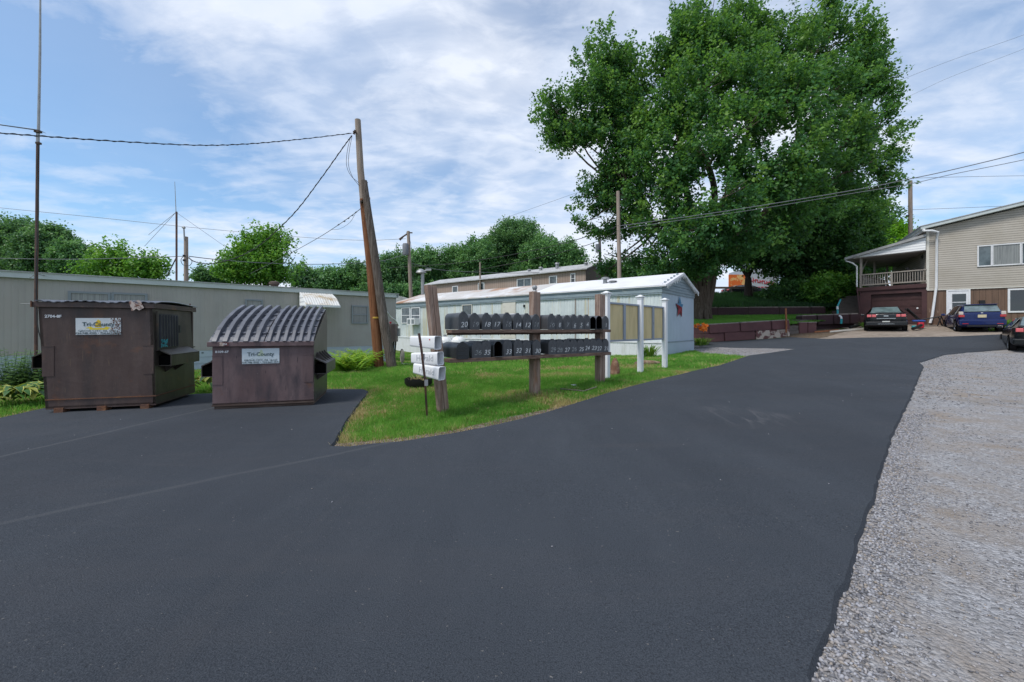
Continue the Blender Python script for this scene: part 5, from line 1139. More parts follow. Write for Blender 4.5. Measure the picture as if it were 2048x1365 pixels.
T=pole('small grey utility pole with a mast behind the taupe trailer',(373,600),(372,474),18.5,.10,.08,'palepole'); q_=MB(); q_.tube([P(369,480,18.4),P(367.5,453,18.4)],.03,6); q_.lathe([(.05,-.03),(.08,0),(.05,.05)],P(367.5,456,18.4),8); q_.build('service_mast',M['galv'],T)
q_=MB(); q_.tube(catm([P(368,512,18.3),P(362,520,18.3),P(366,530,18.3),P(378,532,18.3),P(384,524,18.3),P(378,515,18.3)],6),.012,4); q_.build('cable_loop',M['cable'],T)
for py in (512,521): q_=MB(); q_.lathe([(.001,-.05),(.05,-.04),(.05,.04),(.001,.05)],P(368,py,18.35),8); q_.build('insulator',M['cable'],T)
T=pole('grey wooden utility pole carrying a grey transformer can',(826,660),(816.5,463),32,.17,.12,'palepole')
q_=MB(); q_.lathe([(.001,-.45),(.22,-.44),(.24,-.3),(.24,.35),(.18,.45),(.001,.46)],P(811,499,31.8),12); q_.build('transformer',M['cablegrey'],T,smooth=True)
q_=MB(); q_.tube([P(800,478,31.9),P(816,467,32)],.06,5); q_.box(P(819,466,32),(.45,.1,.08)); q_.tube([P(799,480,31.9),P(807,473,31.9)],[.1,.06],6); q_.build('insulator_arm',M['darkwood'],T)
q_=MB(); q_.tube([P(818,470,32),P(826,510,31.5),P(827,560,31.5)],.012,4); q_.build('ground_wire',M['cable'],T)
T=pole('bare pale wooden pole rising behind the blue trailer roof',(1241,620),(1236,383),24.6,.14,.105,'palepole')
T=pole('distant dark pole with small transformer left of the maple',(1202,620),(1199,463),62,.25,.2,'greywood'); q_=MB(); q_.lathe([(.3,-.6),(.3,.6)],P(1195,497,61.5),10); q_.box(P(1198,461,62),(1.2,.12,.15)); q_.build('transformer',M['cablegrey'],T)
T=pole('lone wooden pole standing behind the beige house',(1822,600),(1820.5,362),34,.18,.14,'palepole'); q_=MB(); q_.lathe([(.001,-.1),(.07,-.08),(.07,.06),(.001,.1)],P(1817,365,33.8),8); q_.box(P(1815,432,33.8),(.2,.1,.12)); q_.build('insulator',M['cable'],T)
T=pole('thin bare pole standing in front of the far wood',(961,620),(960,525),46,.1,.09,'palepole')
T=thing('yard_light','grey yard light on a post beyond the blue trailer','lamp'); q_=MB(); a=P(846,640,31); q_.tube([(a.x,31,-.2),P(845,541,31)],.13,8); q_.build('post',M['galv'],T); q_=MB(); q_.lathe([(.001,-.1),(.4,-.05),(.3,.12),(.1,.25),(.001,.25)],P(842,545,31),12); q_.build('lamp_head',M['galv'],T,smooth=True); q_=MB(); q_.tube([P(842,545,31),P(857,540,31)],.06,6); q_.box(P(857,540,31),(.4,.2,.15)); q_.build('lamp_arm',M['galv'],T)
# antenna mast at the taupe trailer
T=thing('antenna_mast','tall rusty antenna mast standing against the taupe mobile home','antenna'); Ya=11.0
a=P(72,700,Ya)
q_=MB(); q_.tube([(a.x,Ya,0),P(72,600,Ya),P(74,430,Ya),P(76,262,Ya)],[.035,.035,.034,.034],8); q_.build('lower_mast',M['rustpipe'],T,smooth=True)
q_=MB(); q_.tube([P(76,285,Ya-.04),P(77,262,Ya-.04),P(80,100,Ya),P(81,-60,Ya)],[.03,.03,.026,.014],8); q_.build('upper_mast',M['galv'],T,smooth=True)
q_=MB(); q_.tube([P(-120,236,9.6),P(0,250,10.5),P(78,261,Ya-.06),P(92,267,Ya)],[.012,.014,.018,.004],5); q_.build('boom',M['cablegrey'],T)
MB().box(P(76,264,Ya-.06),(.13,.09,.05)).build('clamp',M['darkwood'],T); MB().box(P(77,287,Ya-.05),(.09,.08,.05)).build('clamp',M['darkwood'],T)
q_=MB(); q_.tube(catm([P(78,290,Ya-.1),P(75,330,Ya-.08),P(77,420,Ya-.08),P(73,520,Ya-.08),P(74,640,Ya-.08),P(82,680,Ya-.1)],8),.012,4); q_.build('feed_cable',M['cable'],T)
q_=MB(); q_.tube([P(60,556,11.2),P(72,548,Ya),P(90,552,11.6)],.012,5); q_.tube([P(42,608,11.2),P(70,608,Ya)],.014,5); q_.build('wall_bracket',M['galv'],T)
T=thing('antenna_mast','thin antenna mast with guy wires behind the taupe trailer','antenna'); Ya=16
q_=MB(); q_.tube([P(353,600,Ya),P(353,424,Ya)],.035,7); q_.build('mast',M['rustpipe'],T)
q_=MB(); q_.tube([P(352,424,Ya),P(349.5,364,Ya)],[.015,.008],5); q_.build('whip',M['galv'],T)
q_=MB()
for p_ in ((289,493),(297,470),(452,495)): q_.tube([P(352,425,Ya),P(p_[0],p_[1],Ya+(1 if p_[0]<350 else 0))],.007,4)
q_.build('radials',M['cablegrey'],T)
q_=MB(); q_.tube([P(353,515,Ya),P(333,555,Ya)],.02,4); q_.build('stay',M['cable'],T)
# meter cabinet and dish near pole
T=thing('meter_cabinet','rusty brown electric meter cabinet on conduits behind the leaning pole','meter box'); Ym=15.3
q_=MB(); c=P(784,666,Ym); q_.box(c,(.38,.22,.66),-.15); q_.build('cabinet',mat('meter_cabinet',(.17,.13,.12),[((.26,.2,.18),5,.45,.7),((.09,.05,.045),4,.55,.7)],rough=.7),T,bevel=.01)
q_=MB(); q_.box(P(796,665,Ym+.1),(.12,.18,.3),-.1); q_.build('side_box',M['galv'],T)
q_=MB(); q_.tube([P(787,680,Ym),P(787,705,Ym),P(788,735,Ym)],.03,6); q_.tube([P(792,680,Ym),P(790,705,Ym),P(788,735,Ym)],.03,6); q_.tube([P(768,652,Ym+.2),P(769,684,Ym+.2)],.09,4); q_.build('conduit',M['cable'],T)
q_=MB(); q_.lathe([(.001,0),(.04,.02),(.04,.07),(.001,.08)],P(781,648,Ym),8); q_.build('red_cap',M['red'],T)
wire('service_cable','white cable curving from the leaning pole to the meter cabinet',[(774,624,15),(781,634,15.3),(790,641,15.8),(797,652,16.4)],.025,'white')
x,y=G(802,731); T=thing('satellite_dish','round tan satellite dish standing on the lawn edge','satellite dish',(x,y+.1,hz(x,y)),0)
q_=MB(); mrot=Matrix.Rotation(math.radians(72),4,'Y')@Matrix.Rotation(0,4,'X'); mrot=Matrix.Rotation(math.radians(-58),4,'Z')@Matrix.Rotation(PI/2,4,'X')
q_.lathe([(.001,0),(.15,-.01),(.26,-.035),(.27,-.03),(.275,-.01)],(0,0,.36),20,mrot); q_.build('dish',M['dish'],T,smooth=True)
q_=MB(); q_.tube([(.0,-.05,.05),(.45,-.1,.03)],.03,5); q_.tube([(0,.05,0),(0,.03,.35)],.03,5); q_.build('foot',M['galv'],T)
# ================================================================== CARS (local: +Y forward, x right, rear at y=0)
def car(name,label,loc,heading,kind,paint,rear,parts):
    T=thing(name,label,'car',loc,-heading)
    Lc=parts['L']; Wd=parts['W']/2
    # stations: y, sill halfwidth, belt z, belt halfwidth, top z, top halfwidth
    S=parts['S']; rings=[]
    for (y,hb,zb,zbelt,wb,zt,wt) in S:
        pr=[(0,zb),(hb*.8,zb),(hb*.97,zb+.06),(hb,zb+.2),(max(hb,wb)*1.0,(zb+zbelt)/2+.05),(wb,zbelt-.04),(wb*.985,zbelt),(wt+(wb-wt)*.12,zt-(zt-zbelt)*.14),(wt,zt-.03),(wt*.75,zt),(0,zt+.012)]
        rings.append([(x,y,z) for x,z in pr]+[(-x,y,z) for x,z in pr[-2:0:-1]])
    n=len(rings[0]); q_=MB(); q_.v=[v for r_ in rings for v in r_]
    q_.f=[(j*n+k,j*n+(k+1)%n,(j+1)*n+(k+1)%n,(j+1)*n+k) for j in range(len(rings)-1) for k in range(n)]+[tuple(range(n)),tuple((len(rings)-1)*n+k for k in range(n))[::-1]]
    bo=q_.build('body',paint,T,smooth=True)
    me=bo.data
    for p in me.polygons: p.use_smooth=True
    sub=bo.modifiers.new('s','SUBSURF'); sub.levels=1; sub.render_levels=1
    def lerp(a,b,t): return tuple(a[i]+(b[i]-a[i])*t for i in range(len(a)))
    def sect(y):
        for i in range(len(S)-1):
            if S[i][0]<=y<=S[i+1][0]:
                return lerp(S[i],S[i+1],(y-S[i][0])/(S[i+1][0]-S[i][0]))
        return S[-1] if y>S[-1][0] else S[0]
    # side windows
    for sx in (-1,1):
        for (ya,yb,yta,ytb) in parts['side']:
            q_=MB(); rows=[]
            for k in range(7):
                t=k/6; row=[]
                for h in (0.0,.5,1.0):
                    y=(ya+(yb-ya)*t)*(1-h)+(yta+(ytb-yta)*t)*h; s=sect(y); zb_=s[3]+.02; zt_=s[5]-.075; wb_,wt_=s[4],s[6]; z=zb_+(zt_-zb_)*h
                    w_=wb_+(wt_-wb_)*((z-s[3])/(max(.05,s[5]-s[3])))**1.0; row.append((sx*(w_+.012),y,z))
                rows.append(row)
            q_.grid(rows); q_.build('side_window',M['carglass'],T,smooth=True)
        for y in parts['wheels']:
            m_=Matrix.Rotation(PI/2*sx,4,'Y'); x=sx*(Wd-.20)
            wr=.315
            q_=MB(); q_.lathe([(.20,.0),(wr-.03,.0),(wr,.03),(wr,.19),(wr-.02,.215),(.21,.215),(.20,.19)],(x,y,wr),24,m_); wo=q_.build('wheel',M['tyre'],T,smooth=True)
            q_=MB(); q_.lathe([(.21,.19),(.20,.205),(.17,.17),(.06,.18),(.05,.20),(.001,.205)],(x,y,wr),20,m_)
            q_.build('rim',M['rim'],wo,smooth=True)
            sp_=MB()
            for k in range(7):
                a=2*PI*k/7+.3; v=Vector((.11*math.cos(a),.11*math.sin(a),.19)); vv=m_@v+Vector((x,y,wr)); sp_.box(vv,(.012,.05,.11),0,-a if sx>0 else a)
            sp_.build('spokes',M['void'],wo)
            q_=MB(); s=sect(y); q_.lathe([(wr+.0,0),(wr+.055,0),(wr+.055,.02),(wr+.0,.025)],(sx*(max(s[1],s[4])-.012),y,wr+.01),24,m_); q_.build('wheel_arch',M['void'],T)
            q_=MB(); q_.lathe([(.001,.0),(wr+.05,0.0)],(sx*(max(s[1],s[4])-.004),y,wr+.01),24,m_); 
        my,mz=parts['mirror']
        q_=MB(); s=sect(my); q_.box((sx*(s[4]+.10),my,mz),(.2,.1,.13),0,0,0,.85); q_.build('mirror',paint,T,bevel=.03)
    rear(T,sect); return T
def quadpanel(T,name,pts,m,off=0):
    q_=MB(); q_.add(pts,[tuple(range(len(pts)))]); o=q_.build(name,m,T,fix=False); sd=o.modifiers.new('s','SOLIDIFY'); sd.thickness=.012; sd.offset=0; return o
def sedan_rear(T,sect):
    quadpanel(T,'rear_window',[(-.66,.49,1.06),(.66,.49,1.06),(.54,1.08,1.40),(-.54,1.08,1.40)],M['rearglass'])
    for sx in (-1,1):
        for a,b in ((.42,.60),(.625,.82)):
            q_=MB(); q_.b2(sx*a,sx*b,-.035,.05,.80,.95); q_.build('tail_light',M['taillightpink'],T,bevel=.02)
    MB().b2(-.40,.40,-.03,0,.70,.725).build('chrome_strip',M['chrome'],T)
    q_=MB(); q_.box((0,-.035,.86),(.2,.012,.05)); q_.build('badge',M['chrome'],T)
    q_=MB(); q_.box((0,-.06,.50),(.32,.012,.15)); q_.build('licence_plate',M['plate'],T)
    q_=MB(); q_.b2(-.9,.9,-.07,.12,.30,.55); q_.build('bumper',M['carblack'],T,bevel=.05)
    q_=MB(); q_.b2(-.35,.35,-.078,-.069,.40,.415); q_.build('bumper_slot',M['chrome'],T)
    q_=MB(); q_.b2(-.75,.75,.02,.3,1.005,1.025); q_.build('trunk_lip',M['carblack'],T,bevel=.01)
def hatch_rear(T,sect):
    quadpanel(T,'rear_window',[(-.64,-.01,1.07),(.64,-.01,1.07),(.57,.32,1.43),(-.57,.32,1.43)],M['rearglass'])
    q_=MB(); q_.b2(-.6,.6,.22,.5,1.43,1.47); q_.build('spoiler',M['carblue'],T,bevel=.015)
    for sx in (-1,1):
        q_=MB(); q_.b2(sx*.62,sx*.835,-.035,.16,.78,.90); q_.build('tail_light',M['taillight'],T,bevel=.02)
        q_=MB(); q_.b2(sx*.66,sx*.835,-.02,.18,.90,1.08); q_.build('tail_lens',M['clearlens'],T,bevel=.03)
        q_=MB(); q_.b2(sx*.5,sx*.72,-.115,-.10,.42,.45); q_.build('reflector',M['taillight'],T)
    q_=MB(); q_.b2(-.28,.28,-.028,.03,.72,.93); q_.build('plate_recess',M['carblue'],T,bevel=.01)
    q_=MB(); q_.box((0,-.036,.83),(.31,.012,.15)); q_.build('licence_plate',M['plateyellow'],T)
    q_=MB(); q_.box((0,-.0,1.0),(.08,.03,.055)); q_.build('badge',M['chrome'],T,bevel=.01)
    q_=MB(); q_.b2(-.84,.84,-.10,.15,.34,.66); q_.build('bumper',M['carblue'],T,bevel=.06)
    q_=MB(); q_.b2(-.55,.55,-.112,-.09,.28,.36); q_.build('diffuser',M['black'],T)
    q_=MB(); q_.tube([(-.02,.03,1.08),(.2,.02,1.12),(.35,.05,1.08)],.012,5); q_.build('wiper',M['black'],T)
    q_=MB(); q_.tube([(0,.75,1.52),(0,.62,1.68)],.006,4); q_.build('aerial',M['black'],T)
def plain_rear(T,sect):
    quadpanel(T,'windscreen',[(-.66,3.55,1.0),(.66,3.55,1.0),(.54,2.95,1.37),(-.54,2.95,1.37)],M['carglass'])
    for sx in (-1,1): q_=MB(); q_.b2(sx*.55,sx*.86,4.42,4.58,.62,.76); q_.build('headlight',M['clearlens'],T,bevel=.03)
    sedan_rear(T,sect)
sed=dict(L=4.85,W=1.85,S=[(-.02,.70,.42,.92,.74,.98,.62),(.06,.86,.30,.95,.84,1.02,.72),(.45,.915,.22,.98,.88,1.06,.72),(.62,.92,.20,.98,.885,1.10,.62),(1.15,.925,.2,.97,.89,1.405,.55),(1.9,.925,.2,.96,.895,1.45,.57),(2.8,.925,.2,.94,.895,1.42,.56),(3.1,.925,.2,.93,.89,1.32,.57),(3.6,.92,.2,.92,.88,1.02,.74),(4.3,.89,.22,.84,.84,.88,.70),(4.75,.80,.28,.68,.74,.72,.6),(4.84,.62,.36,.58,.6,.6,.5)],
    side=[(.75,1.55,1.2,1.6),(1.62,2.45,1.66,2.45),(2.52,3.5,2.52,2.95)],wheels=(1.0,3.85),mirror=(3.2,1.02))
hat=dict(L=4.1,W=1.69,S=[(-.02,.66,.40,.88,.70,.98,.62),(.02,.78,.32,.92,.80,1.04,.70),(.12,.835,.26,.96,.82,1.16,.66),(.42,.845,.22,.97,.83,1.44,.56),(.8,.847,.2,.96,.835,1.50,.57),(1.6,.847,.2,.94,.835,1.525,.58),(2.3,.847,.2,.92,.835,1.50,.57),(2.75,.845,.2,.91,.83,1.34,.56),(3.35,.84,.2,.90,.82,1.0,.66),(3.8,.80,.24,.80,.77,.84,.62),(4.05,.70,.3,.66,.66,.70,.55),(4.1,.6,.36,.58,.58,.6,.5)],
    side=[(.35,.95,.55,.98),(1.02,1.75,1.04,1.75),(1.82,3.05,1.82,2.45)],wheels=(.70,3.2),mirror=(2.9,1.0))
# (x,y) = rear centre on the ground
def rearpos(px,py,Y): p=P(px,py,Y); return (p.x,p.y,p.z)
car('sedan_car','black sedan with pink tail lights parked before the garage door',(P(1772,660,23.3).x,23.3,hz(21.2,24.3)+.01),math.radians(40),'sedan',M['carblack'],sedan_rear,sed)
car('hatchback_car','dark blue hatchback with yellow plate parked by the white door',(P(1964,660,21.4).x,21.4,hz(24.9,22)+.01),math.radians(37),'hatch',M['carblue'],hatch_rear,hat)
hd=math.radians(-33)
car('sedan_car','black car cut off by the right edge on the gravel lot',(19.89,15.14,hz(19.9,15.6)),math.radians(46),'sedan',M['carblack'],plain_rear,sed)
c=P(1432,585,46); car('sedan_car','dark car parked on the hill behind the big maple trunk',(c.x+1,46,4.85),PI/2,'sedan',M['carblack'],sedan_rear,sed)
# overturned black patio chair and toys by the garage
pc=thing('patio_chair','black metal patio chair tipped over by the white downspout','chair',(P(1862,640,24.6).x,24.6,hz(25.1,24.6)+.02),-.55)
q_=MB(); q_.tube([(-1.05,0,1.15),(-.45,0,.42),(.45,.0,.62),(.62,0,0)],.035,6); q_.tube([(-1.05,.5,1.15),(-.45,.5,.42),(.45,.5,.62),(.62,.5,0)],.035,6); q_.tube([(.45,0,.62),(.45,.5,.62)],.03,6); q_.tube([(.45,0,.62),(.28,0,.05)],.03,6); q_.tube([(-.45,0,.42),(-.5,0,.02)],.03,6); q_.build('frame',M['black'],pc,smooth=True)
q_=MB(); q_.grid([[(-1.0,.05,1.08),(-1.0,.45,1.08)],[(-.5,.05,.5),(-.5,.45,.5)]]); o=q_.build('back_sling',M['black'],pc); q_=MB(); q_.grid([[(-.45,.05,.44),(-.45,.45,.44)],[(.3,.05,.58),(.3,.45,.58)]]); q_.build('seat_sling',M['black'],pc)
c=P(1841,652,24.0); ty=thing('ride_on_toy','red and blue plastic ride-on toy lying by the garage door','toy',(c.x,24.0,hz(c.x,24)+.0),-.5)
q_=MB(); q_.box((0,0,.24),(.28,.28,.34)); q_.build('red_body',M['red'],ty,bevel=.06); q_=MB(); q_.box((-.05,.1,.50),(.55,.26,.09),0,.1); q_.build('blue_seat',M['blueplastic'],ty,bevel=.04); q_=MB(); q_.box((-.28,0,.12),(.2,.2,.2)); q_.build('teal_base',M['teal'],ty,bevel=.04)
q_=MB(); q_.tube([P(1826,658,23.2),P(1834,655,23.4),P(1842,651,23.7)],.09,8); tag(q_.build('black_pipe',M['black'],smooth=True),'short black pipe lying between the sedan and the toy','pipe')
# ================================================================== FOLIAGE
def leafcloud(name,lobes,nclump,per,leaf,cr,m,parent,seed=0,shell=.45,upb=.35,elong=1.3,bias=0,gap=.0):
    rg=np.random.default_rng(seed+100); lob=np.array([(c[0],c[1],c[2],rx,ry,rz) for c,rx,ry,rz in lobes],float)
    vol=lob[:,3]*lob[:,5]*(lob[:,4]**.5); idx=rg.choice(len(lob),nclump,p=vol/vol.sum()); lb=lob[idx]
    d=rg.normal(size=(nclump,3)); d/=np.linalg.norm(d,axis=1)[:,None]
    rad=rg.uniform(shell**3,1,nclump)**(1/3.); 
    ns=np.array([noise.noise(Vector((a*2.4+i*.7,b*2.4,c*2.4+seed))) for a,b,c,i in zip(d[:,0],d[:,1],d[:,2],idx)])
    rad=rad*(1+.5*ns)+rg.uniform(0,.14,nclump)
    C=lb[:,:3]+d*lb[:,3:]*rad[:,None]
    if gap>0:
        g_=np.array([noise.noise(Vector((c[0]*.45,c[1]*.45,c[2]*.45+seed))) for c in C]); k=g_>-gap; C=C[k]; d=d[k]; rad=rad[k]; ns=ns[k]; nclump=len(C)
    ax=d*np.array([1,1,1])*.8+np.array([0,0,upb])+rg.normal(0,.25,(nclump,3)); ax/=np.linalg.norm(ax,axis=1)[:,None]
    n=nclump*per; ci=np.repeat(np.arange(nclump),per); csz=rg.uniform(.6,1.35,nclump)*cr
    t=rg.uniform(-.7,1.0,n)
    off=rg.normal(0,.42,(n,3))*(1-.35*np.clip(t,0,1))[:,None]
    pos=C[ci]+(off+ax[ci]*(t*elong)[:,None])*csz[ci][:,None]
    nrm=rg.normal(0,1,(n,3))+ax[ci]*.6+np.array([0,0,.55]); nrm/=np.linalg.norm(nrm,axis=1)[:,None]
    u=np.cross(nrm,rg.normal(0,1,(n,3))); u/=np.linalg.norm(u,axis=1)[:,None]+1e-9; v=np.cross(nrm,u)
    sz=leaf*rg.uniform(.6,1.3,n)[:,None]; 
    V=np.stack([pos-u*sz*.5,pos-v*sz*.36+nrm*sz*.10,pos+u*sz*.55,pos+v*sz*.36+nrm*sz*.10],1).reshape(-1,3)
    Fq=np.arange(n*4).reshape(n,4)
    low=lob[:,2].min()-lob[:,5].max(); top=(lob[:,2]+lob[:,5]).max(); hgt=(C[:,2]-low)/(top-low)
    ct=.30+.34*(rad-.75)+.22*rg.normal(size=nclump)+.22*(hgt-.5)+.25*np.clip(ns,-.5,.5)+bias  # outer and upper clumps lighter, inner darker: crown shading put into leaf tint
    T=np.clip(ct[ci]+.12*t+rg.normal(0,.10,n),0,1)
    return npmesh(name,V,Fq,m,parent,T)
def limb(q_,a,b,r0,r1,bend=.12,seed=0,n=6):
    rg=random.Random(seed); a=Vector(a);b=Vector(b); L_=(b-a).length; pts=[];rs=[]
    o1=Vector((rg.uniform(-1,1),rg.uniform(-1,1),rg.uniform(-.3,.3)))*L_*bend
    for k in range(n+1):
        t=k/n; pts.append(a.lerp(b,t)+o1*math.sin(PI*t)); rs.append(r0+(r1-r0)*t)
    q_.tube(pts,rs,8,caps=True); return pts
def lobe(px,py,Y,rx,ry,dy=0,ydep=None):
    c=P(px,py,Y+dy); s=(Y+dy)/F; return ((c.x,c.y,c.z),rx*s,(ydep if ydep else min(rx,ry)*s*1.0),ry*s)
def tree(name,label,lobes,base,nclump,per,leaf,cr,m,seed,trunk_r=.2,group=None,bark='darkbark',limbs=6,zf=hz,**kw):
    T=thing(name,label,'tree',(0,0,0),0,group); x,y=base; z=zf(x,y)-.1; T.location=(x,y,z)
    lo=[((c[0]-x,c[1]-y,c[2]-z),a,b,d) for c,a,b,d in lobes]
    q_=MB(); cm=Vector((sum(l[0][0] for l in lo)/len(lo),sum(l[0][1] for l in lo)/len(lo),sum(l[0][2] for l in lo)/len(lo)))
    fork=Vector((cm.x*.35,cm.y*.35,max(.6,cm.z*.45))); pts=limb(q_,(0,0,-.2),fork,trunk_r*1.25,trunk_r*.8,.03,seed)
    for i,l in enumerate(lo[:14]):
        limb(q_,fork,Vector(l[0]),trunk_r*.55,trunk_r*.12,.1,seed+i)
    q_.build('trunk',M[bark],T,smooth=True)
    leafcloud('crown',lo,nclump,per,leaf,cr,m,T,seed,**kw); return T
# ---- the big maple
base=(P(1402,633,29).x,29.0)
ML=[lobe(*x) for x in ((1200,150,30,55,62,0),(1250,170,30,48,70,1),(1200,205,30,60,50,-1),(1285,215,30,45,45,0),(1112,225,30,42,38,0),(1150,258,30,48,42,0),(1175,195,30,45,40,1),(1120,258,30,38,30,1),(1160,278,30,36,18,0),(1215,262,30,60,40,-1),
 (1240,320,29.5,55,42,0),(1300,300,29,60,55,-1),(1215,365,30,42,34,0),(1185,395,30,38,24,0),(1250,400,30,48,38,0),(1180,440,30,34,22,1),(1215,450,30,38,28,1),(1262,465,30,42,30,1),(1235,515,30,34,26,2),(1290,505,30,38,30,1),(1215,540,31,26,16,1),
 (1420,45,30,70,50,0),(1385,95,30,62,55,-1),(1345,130,30,42,42,0),(1440,120,29,75,60,-1),(1475,70,30,50,50,1),(1400,190,28,75,60,-2),(1350,225,28.5,60,50,-1),(1340,300,28,65,50,-2),(1540,90,30,50,48,1),(1560,140,30,60,50,0),(1500,185,28,70,60,-2),
 (1640,45,30,52,48,0),(1690,70,30,52,42,0),(1720,115,30,48,38,0),(1625,110,29,65,55,-1),(1690,150,30,62,50,0),(1745,165,30,36,30,0),(1735,215,30,52,40,0),(1650,205,28,75,60,-2),(1580,215,27.5,70,60,-3),(1755,255,30,44,32,0),(1700,280,29,65,48,-1),(1620,300,27,75,60,-3),(1752,320,30,42,30,0),(1735,370,30,52,32,0),(1680,350,29,60,45,-1),(1766,375,30,22,14,0),
 (1480,270,27,75,60,-3),(1540,330,26.5,80,60,-3),(1420,330,27,62,52,-3),(1360,375,27.5,62,45,-2),(1450,395,26,70,48,-4),(1540,410,26.5,75,45,-3),(1620,390,27,65,45,-2),(1300,395,28.5,50,40,-1),(1330,450,28,55,40,-1),(1400,460,26.5,62,42,-3),(1480,465,26,66,40,-3),(1560,470,27,60,36,-2),
 (1345,515,28,48,30,-1),(1400,520,27,52,32,-2),(1455,505,27,45,24,-2),(1370,548,28,30,16,-1),(1340,545,28.5,38,16,0))]
MT=thing('maple_tree','huge many-stemmed silver maple towering over the bank','tree',(base[0],base[1],HILL([base[0]],[base[1]])[0]-.15),0)
bx_,by_,bz_=MT.location; lo=[((c[0]-bx_,c[1]-by_,c[2]-bz_),a,b,d) for c,a,b,d in ML]
q_=MB(); st=[]
for i,(px,py,r0,r1) in enumerate(((1385,500,.40,.24),(1405,480,.50,.30),(1432,490,.46,.28),(1425,430,.42,.22),(1370,520,.36,.2))):
    b_=P(px,py,28.6)-Vector((bx_,by_,bz_)); a_=Vector(((i-2)*.20,-.15*(i%2),-.2)); pts=limb(q_,a_,b_,r0,r1,.05,i); st.append((b_,r1))
# root flare
for i in range(9):
    a=2*PI*i/9; q_.tube([(math.cos(a)*.95,math.sin(a)*.95,-.15),(math.cos(a)*.62,math.sin(a)*.62,.12),(math.cos(a)*.38,math.sin(a)*.38,1.1),(math.cos(a)*.30,math.sin(a)*.30,2.4)],[.08,.17,.26,.26],7)
mids=[]
for i,(px,py,k,r1) in enumerate(((1330,440,0,.16),(1270,390,4,.15),(1415,330,3,.2),(1480,390,2,.18),(1560,400,2,.16),(1360,300,1,.17),(1500,250,1,.16))):
    b_=P(px,py,28.5)-Vector((bx_,by_,bz_)); limb(q_,st[k][0],b_,st[k][1],r1,.07,20+i); mids.append((b_,r1))
for i,l in enumerate(lo):
    c=Vector(l[0]); j=min(range(len(mids)),key=lambda k:(mids[k][0]-c).length); limb(q_,mids[j][0],c,mids[j][1]*.62,.035,.08,50+i)
    rg=random.Random(i)
    for k in range(4):
        d=Vector((rg.uniform(-1,1),rg.uniform(-1,1),rg.uniform(-.1,1))).normalized(); limb(q_,c,c+Vector((d.x*l[1],d.y*l[2],d.z*l[3]))*.85,.035,.01,.08,200+i*4+k,4)
q_.build('trunk',M['bark'],MT,smooth=True)
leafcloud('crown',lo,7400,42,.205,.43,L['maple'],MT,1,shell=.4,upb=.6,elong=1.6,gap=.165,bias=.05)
# ---- understorey and trees right of the maple
def T_(label,lobes,base,nc,per,leaf,cr,m,seed,**k): return tree('broadleaf_tree',label,[lobe(*a) for a in lobes],base,nc,per,leaf,cr,L[m],seed,**k)
def hb(px,Y): return (P(px,600,Y).x,Y)
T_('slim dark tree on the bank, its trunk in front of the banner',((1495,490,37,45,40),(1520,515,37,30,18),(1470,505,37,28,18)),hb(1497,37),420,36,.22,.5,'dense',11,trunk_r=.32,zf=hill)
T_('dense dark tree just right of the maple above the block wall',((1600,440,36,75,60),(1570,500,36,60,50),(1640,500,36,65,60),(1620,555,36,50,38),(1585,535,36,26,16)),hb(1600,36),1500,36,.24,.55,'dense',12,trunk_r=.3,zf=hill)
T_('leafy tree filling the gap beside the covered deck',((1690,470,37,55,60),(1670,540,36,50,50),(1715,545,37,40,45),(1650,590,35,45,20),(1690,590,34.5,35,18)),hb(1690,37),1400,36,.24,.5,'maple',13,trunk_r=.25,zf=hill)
T_('round mid green tree poking out right of the maple',((1690,420,48,60,40),(1745,440,48,38,32),(1640,410,48,60,50)),hb(1700,48),800,36,.28,.7,'maple',14,trunk_r=.3,zf=hill)
T_('bright lime green tree behind the covered deck roof',((1750,478,44,52,28),(1790,468,44,28,18),(1710,500,44,40,30),(1740,520,44,50,30)),hb(1750,44),1000,36,.22,.5,'lime',15,trunk_r=.25,zf=hill)
T_('dark bush hugging the hilltop under the slim tree',((1566,592,35,30,18),(1545,600,36,22,10)),hb(1560,35),300,32,.2,.4,'dense',16,trunk_r=.1,zf=hill)
T_('dark green bush below the dense tree by the upper wall',((1600,592,34,45,24),(1640,600,34,30,16)),hb(1602,34),420,32,.2,.4,'dense',17,trunk_r=.1,zf=hill)
T_('leafy bush spilling over the bank left of the steps',((1660,585,32.5,42,26),(1690,580,32.5,30,22)),hb(1668,32.5),420,32,.2,.4,'bright',18,trunk_r=.1,zf=hill)
T_('far tree seen under the maple left of its trunk',((1290,560,75,45,25),(1240,545,75,35,20),(1340,560,75,40,22)),hb(1290,75),500,30,.4,1.0,'far',19,trunk_r=.3,zf=hill)
